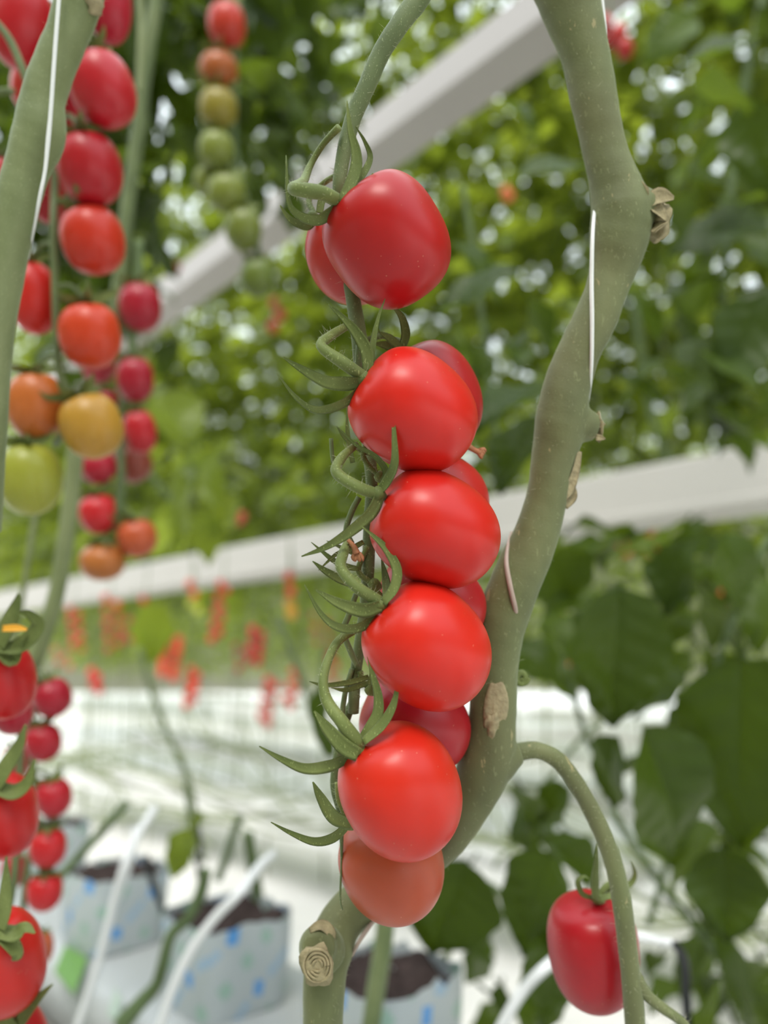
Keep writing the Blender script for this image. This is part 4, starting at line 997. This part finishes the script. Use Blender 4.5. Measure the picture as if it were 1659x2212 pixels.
# ------------------------------------------------------------------ far trusses of red tomatoes below the gutter
RO = (.85, .07, .03)
far = [
 # name, x0,y0,x1,y1,n,z,colour,width
 ('coral red', 160, 1318, 168, 1400, 8, 2.9, (.62, .07, .05), 'leftmost far', 8),
 ('pinkish red', 240, 1292, 246, 1402, 9, 2.8, (.60, .05, .035), 'second far', 12),
 ('deep red', 316, 1296, 316, 1335, 3, 2.7, (.60, .015, .02), 'short far', 6),
 ('bright coral', 374, 1375, 362, 1462, 10, 2.3, RO, 'thick bright far', 13),
 ('bright coral', 420, 1448, 409, 1522, 7, 2.3, RO, 'low hanging bright far', 6),
 ('orange-red', 415, 1262, 415, 1285, 2, 2.5, (.75, .10, .03), 'tiny far, above the yellow-green fruit,', 5),
 ('yellow-green', 420, 1304, 422, 1318, 2, 2.5, (.50, .55, .06), 'yellow-green far', 7),
 ('red', 484, 1262, 464, 1380, 9, 2.5, (.66, .04, .03), 'long slanting far', 7),
 ('red', 203, 1452, 208, 1490, 4, 2.6, (.70, .02, .02), 'small low far', 5),
 ('crimson', 556, 1362, 548, 1430, 8, 2.6, (.55, .015, .03), 'crimson far', 10),
 ('orange-red', 586, 1468, 570, 1560, 8, 2.4, (.66, .06, .04), 'lowest far', 8),
 ('orange-red', 626, 1246, 626, 1276, 2, 2.0, (.80, .05, .02), 'bright pair far', 2),
 ('yellow-orange', 628, 1303, 628, 1324, 2, 2.0, (.78, .38, .04), 'yellow-orange far', 2),
 ('orange-red', 640, 1450, 622, 1525, 6, 2.5, (.72, .07, .04), 'nearest-to-centre far', 7),
 ('red', 720, 1420, 716, 1470, 4, 2.8, (.6, .05, .03), 'faint middle', 6),
 ('red', 1350, 1140, 1346, 1190, 4, 2.1, (.62, .05, .03), 'right far, just under the gutter', 6),
 ('dark red', 1416, 1130, 1414, 1205, 6, 2.1, (.5, .03, .02), 'second right far', 6),
 ('orange', 1565, 1272, 1565, 1332, 4, 1.9, (.75, .12, .04), 'right edge far', 7),
 ('red', 1564, 812, 1562, 842, 3, 1.7, (.75, .03, .02), 'glowing pair in the right foliage', 6),
 ('orange-pink', 1095, 414, 1096, 424, 2, 2.0, (.8, .20, .08), 'tiny orange pair beside the upper vine', 3),
 ('dark red', 1318, 52, 1338, 105, 4, 1.2, (.45, .02, .015), 'upper right, behind the vine', 12),
 ('dark red', 360, 556, 372, 580, 2, 1.8, (.5, .01, .02), 'tiny pair left of the pale beam', 6),
 ('red', 600, 655, 597, 705, 3, 1.9, (.52, .03, .02), 'little left-of-centre', 7),
 ('red', 508, 1110, 524, 1122, 3, 2.1, (.6, .06, .05), 'small cluster just above the gutter', 6),
 ('red', 1197, 1302, 1200, 1308, 2, 1.6, (.62, .05, .04), 'tiny pair among the right leaves', 4),
 ('orange-red', 1235, 1448, 1238, 1456, 2, 1.6, (.7, .10, .04), 'tiny orange pair right of the scarred vine', 4),
 ('faded red', 520, 1395, 525, 1445, 5, 3.2, (.5, .04, .04), 'faded far', 10),
 ('faded red', 130, 1405, 140, 1440, 4, 3.2, (.6, .14, .09), 'faded leftmost low', 10),
 ('faded red', 690, 1330, 700, 1400, 6, 3.2, (.42, .04, .035), 'faded middle', 14),
 ('faded red', 290, 1340, 270, 1380, 4, 3.2, (.5, .05, .04), 'faded left', 12),
]
me_far = MB(); v, f = fruit_verts(.016, .0135, 5, 14, 10); me_far.add(v, f); FARM = me_far.mesh('cherry_tomato', TOM)
rng = random.Random(77)
for (cn, x0, y0, x1, y1, n, z, col, lab, jit) in far:
    q0 = P(x0, y0 - 14, z); q1 = P(x1, y1, z)
    m2 = MB(); tube(m2, [q0 + UPZ * .12, q0, (q0 + q1) / 2 + RT * .003, q1], [.0022, .002, .0018, .001], n=9, seg=5)
    o = m2.build('truss_stem', STEM); tag(o, 'thin stem of the %s truss of %s tomatoes' % (lab, cn), 'stem', 'truss stems')
    for k in range(n):
        t = k / max(1, n - 1)
        o = bpy.data.objects.new('cherry_tomato', FARM); COL.objects.link(o)
        o.location = P(x0 + (x1 - x0) * t + (jit if k % 2 else -jit), y0 + (y1 - y0) * t, z + rng.uniform(-.012, .012))
        o.rotation_euler = (PI + rng.uniform(-.4, .4), rng.uniform(-.4, .4), 0); o.scale = [rng.uniform(.85, 1.1)] * 3
        j = rng.uniform(.8, 1.15); o.color = (min(1, col[0] * j), col[1] * j, col[2] * j, 1)
        pos = 'lowest' if k == n - 1 and n > 1 else (ordn[k] + (' from the top' if k else ''))
        tag(o, 'small %s tomato, %s on the %s truss' % (cn, pos, lab), 'tomato', 'tomatoes of the %s truss' % lab)

# ------------------------------------------------------------------ far rows: slabs, blocks, layered bare vines
for p, ss in ((2.15, (-1.8, -.6, .6, 1.8, 3.0, 4.2)), (3.5, (-1.6, -.3, 1.0, 2.3, 3.6, 4.9, 6.2)), (6.8, (0, 2, 4, 6, 8, 10)), (9.2, (0, 3, 6, 9, 12, 15))):
    nm = {2.15: 'first', 3.5: 'second', 6.8: 'third', 9.2: 'fourth'}[p]
    for s in ss:
        slab(p, s - .55, s + .55, .34, 'pale growing slab far away in the %s row beyond the aisle' % nm, 'far growing slabs of the %s row' % nm, n=10, mat=WHITEM)
    m2 = MB(); boxat(m2, R(p, (ss[0] + ss[-1]) / 2, .24), NRM * .14, D * ((ss[-1] - ss[0]) / 2 + .7), UPZ * .02)
    boxat(m2, R(p - .12, (ss[0] + ss[-1]) / 2, .25), NRM * .004, D * ((ss[-1] - ss[0]) / 2 + .7), UPZ * .04)
    o = m2.build('growing_trough', WHITEM, smooth=False); tag(o, 'white trough of the %s far row, over the white ground' % nm, 'trough', None)
rng = random.Random(31)
for i in range(46):
    p = rng.choice((1.55, 1.75, 1.9, 2.0, 2.3, 3.2, 3.4)); s = rng.uniform(-.4, 5.0); L = rng.uniform(.8, 1.8); h = rng.uniform(.28, .55)
    pts = [R(p + rng.uniform(-.08, .08), s + L * t, h + .05 * math.sin(t * 5 + i) + (0.9 * max(0, t - .7) if i % 3 == 0 else 0)) for t in np.linspace(0, 1, 7)]
    m2 = MB(); tube(m2, pts, .0055, n=24, seg=7, wob=.03, seed=i)
    o = m2.build('bare_vine', PALE); tag(o, 'leafless pale vine laid low along the far rows above the white ground', 'vine', 'layered bare vines')

# unseen leaf canopy added behind the camera to shade the growing slabs
rng = random.Random(91); m2 = MB()
eb = empty('tomato_plant', (-.9, -1.0, 0)); tag(eb, 'added unseen leaf canopy behind the camera, placed to shade the growing slabs', 'tomato plant')
for k in range(90):
    c = np.array([rng.uniform(-.75, .15), -.62 + rng.uniform(-.05, .05), CAMZ + rng.uniform(1.08, 1.55)]); a = rng.uniform(0, 6.28)
    l = .10; leaflet(m2, c, (math.cos(a), math.sin(a), -.3), (rng.uniform(-.3, .3), -.6, .8), l, l * .62, .3, .2, .2, rng)
tube(m2, [(-.9, -1.0, 0), (-.9, -.95, 1.0), (-.7, -.75, 1.9), (-.3, -.62, CAMZ + 1.35), (.1, -.62, CAMZ + 1.3)], [.012, .012, .01, .006, .004], n=30, seg=8)
m2.build('foliage', LEAFD, eb, tone=True)
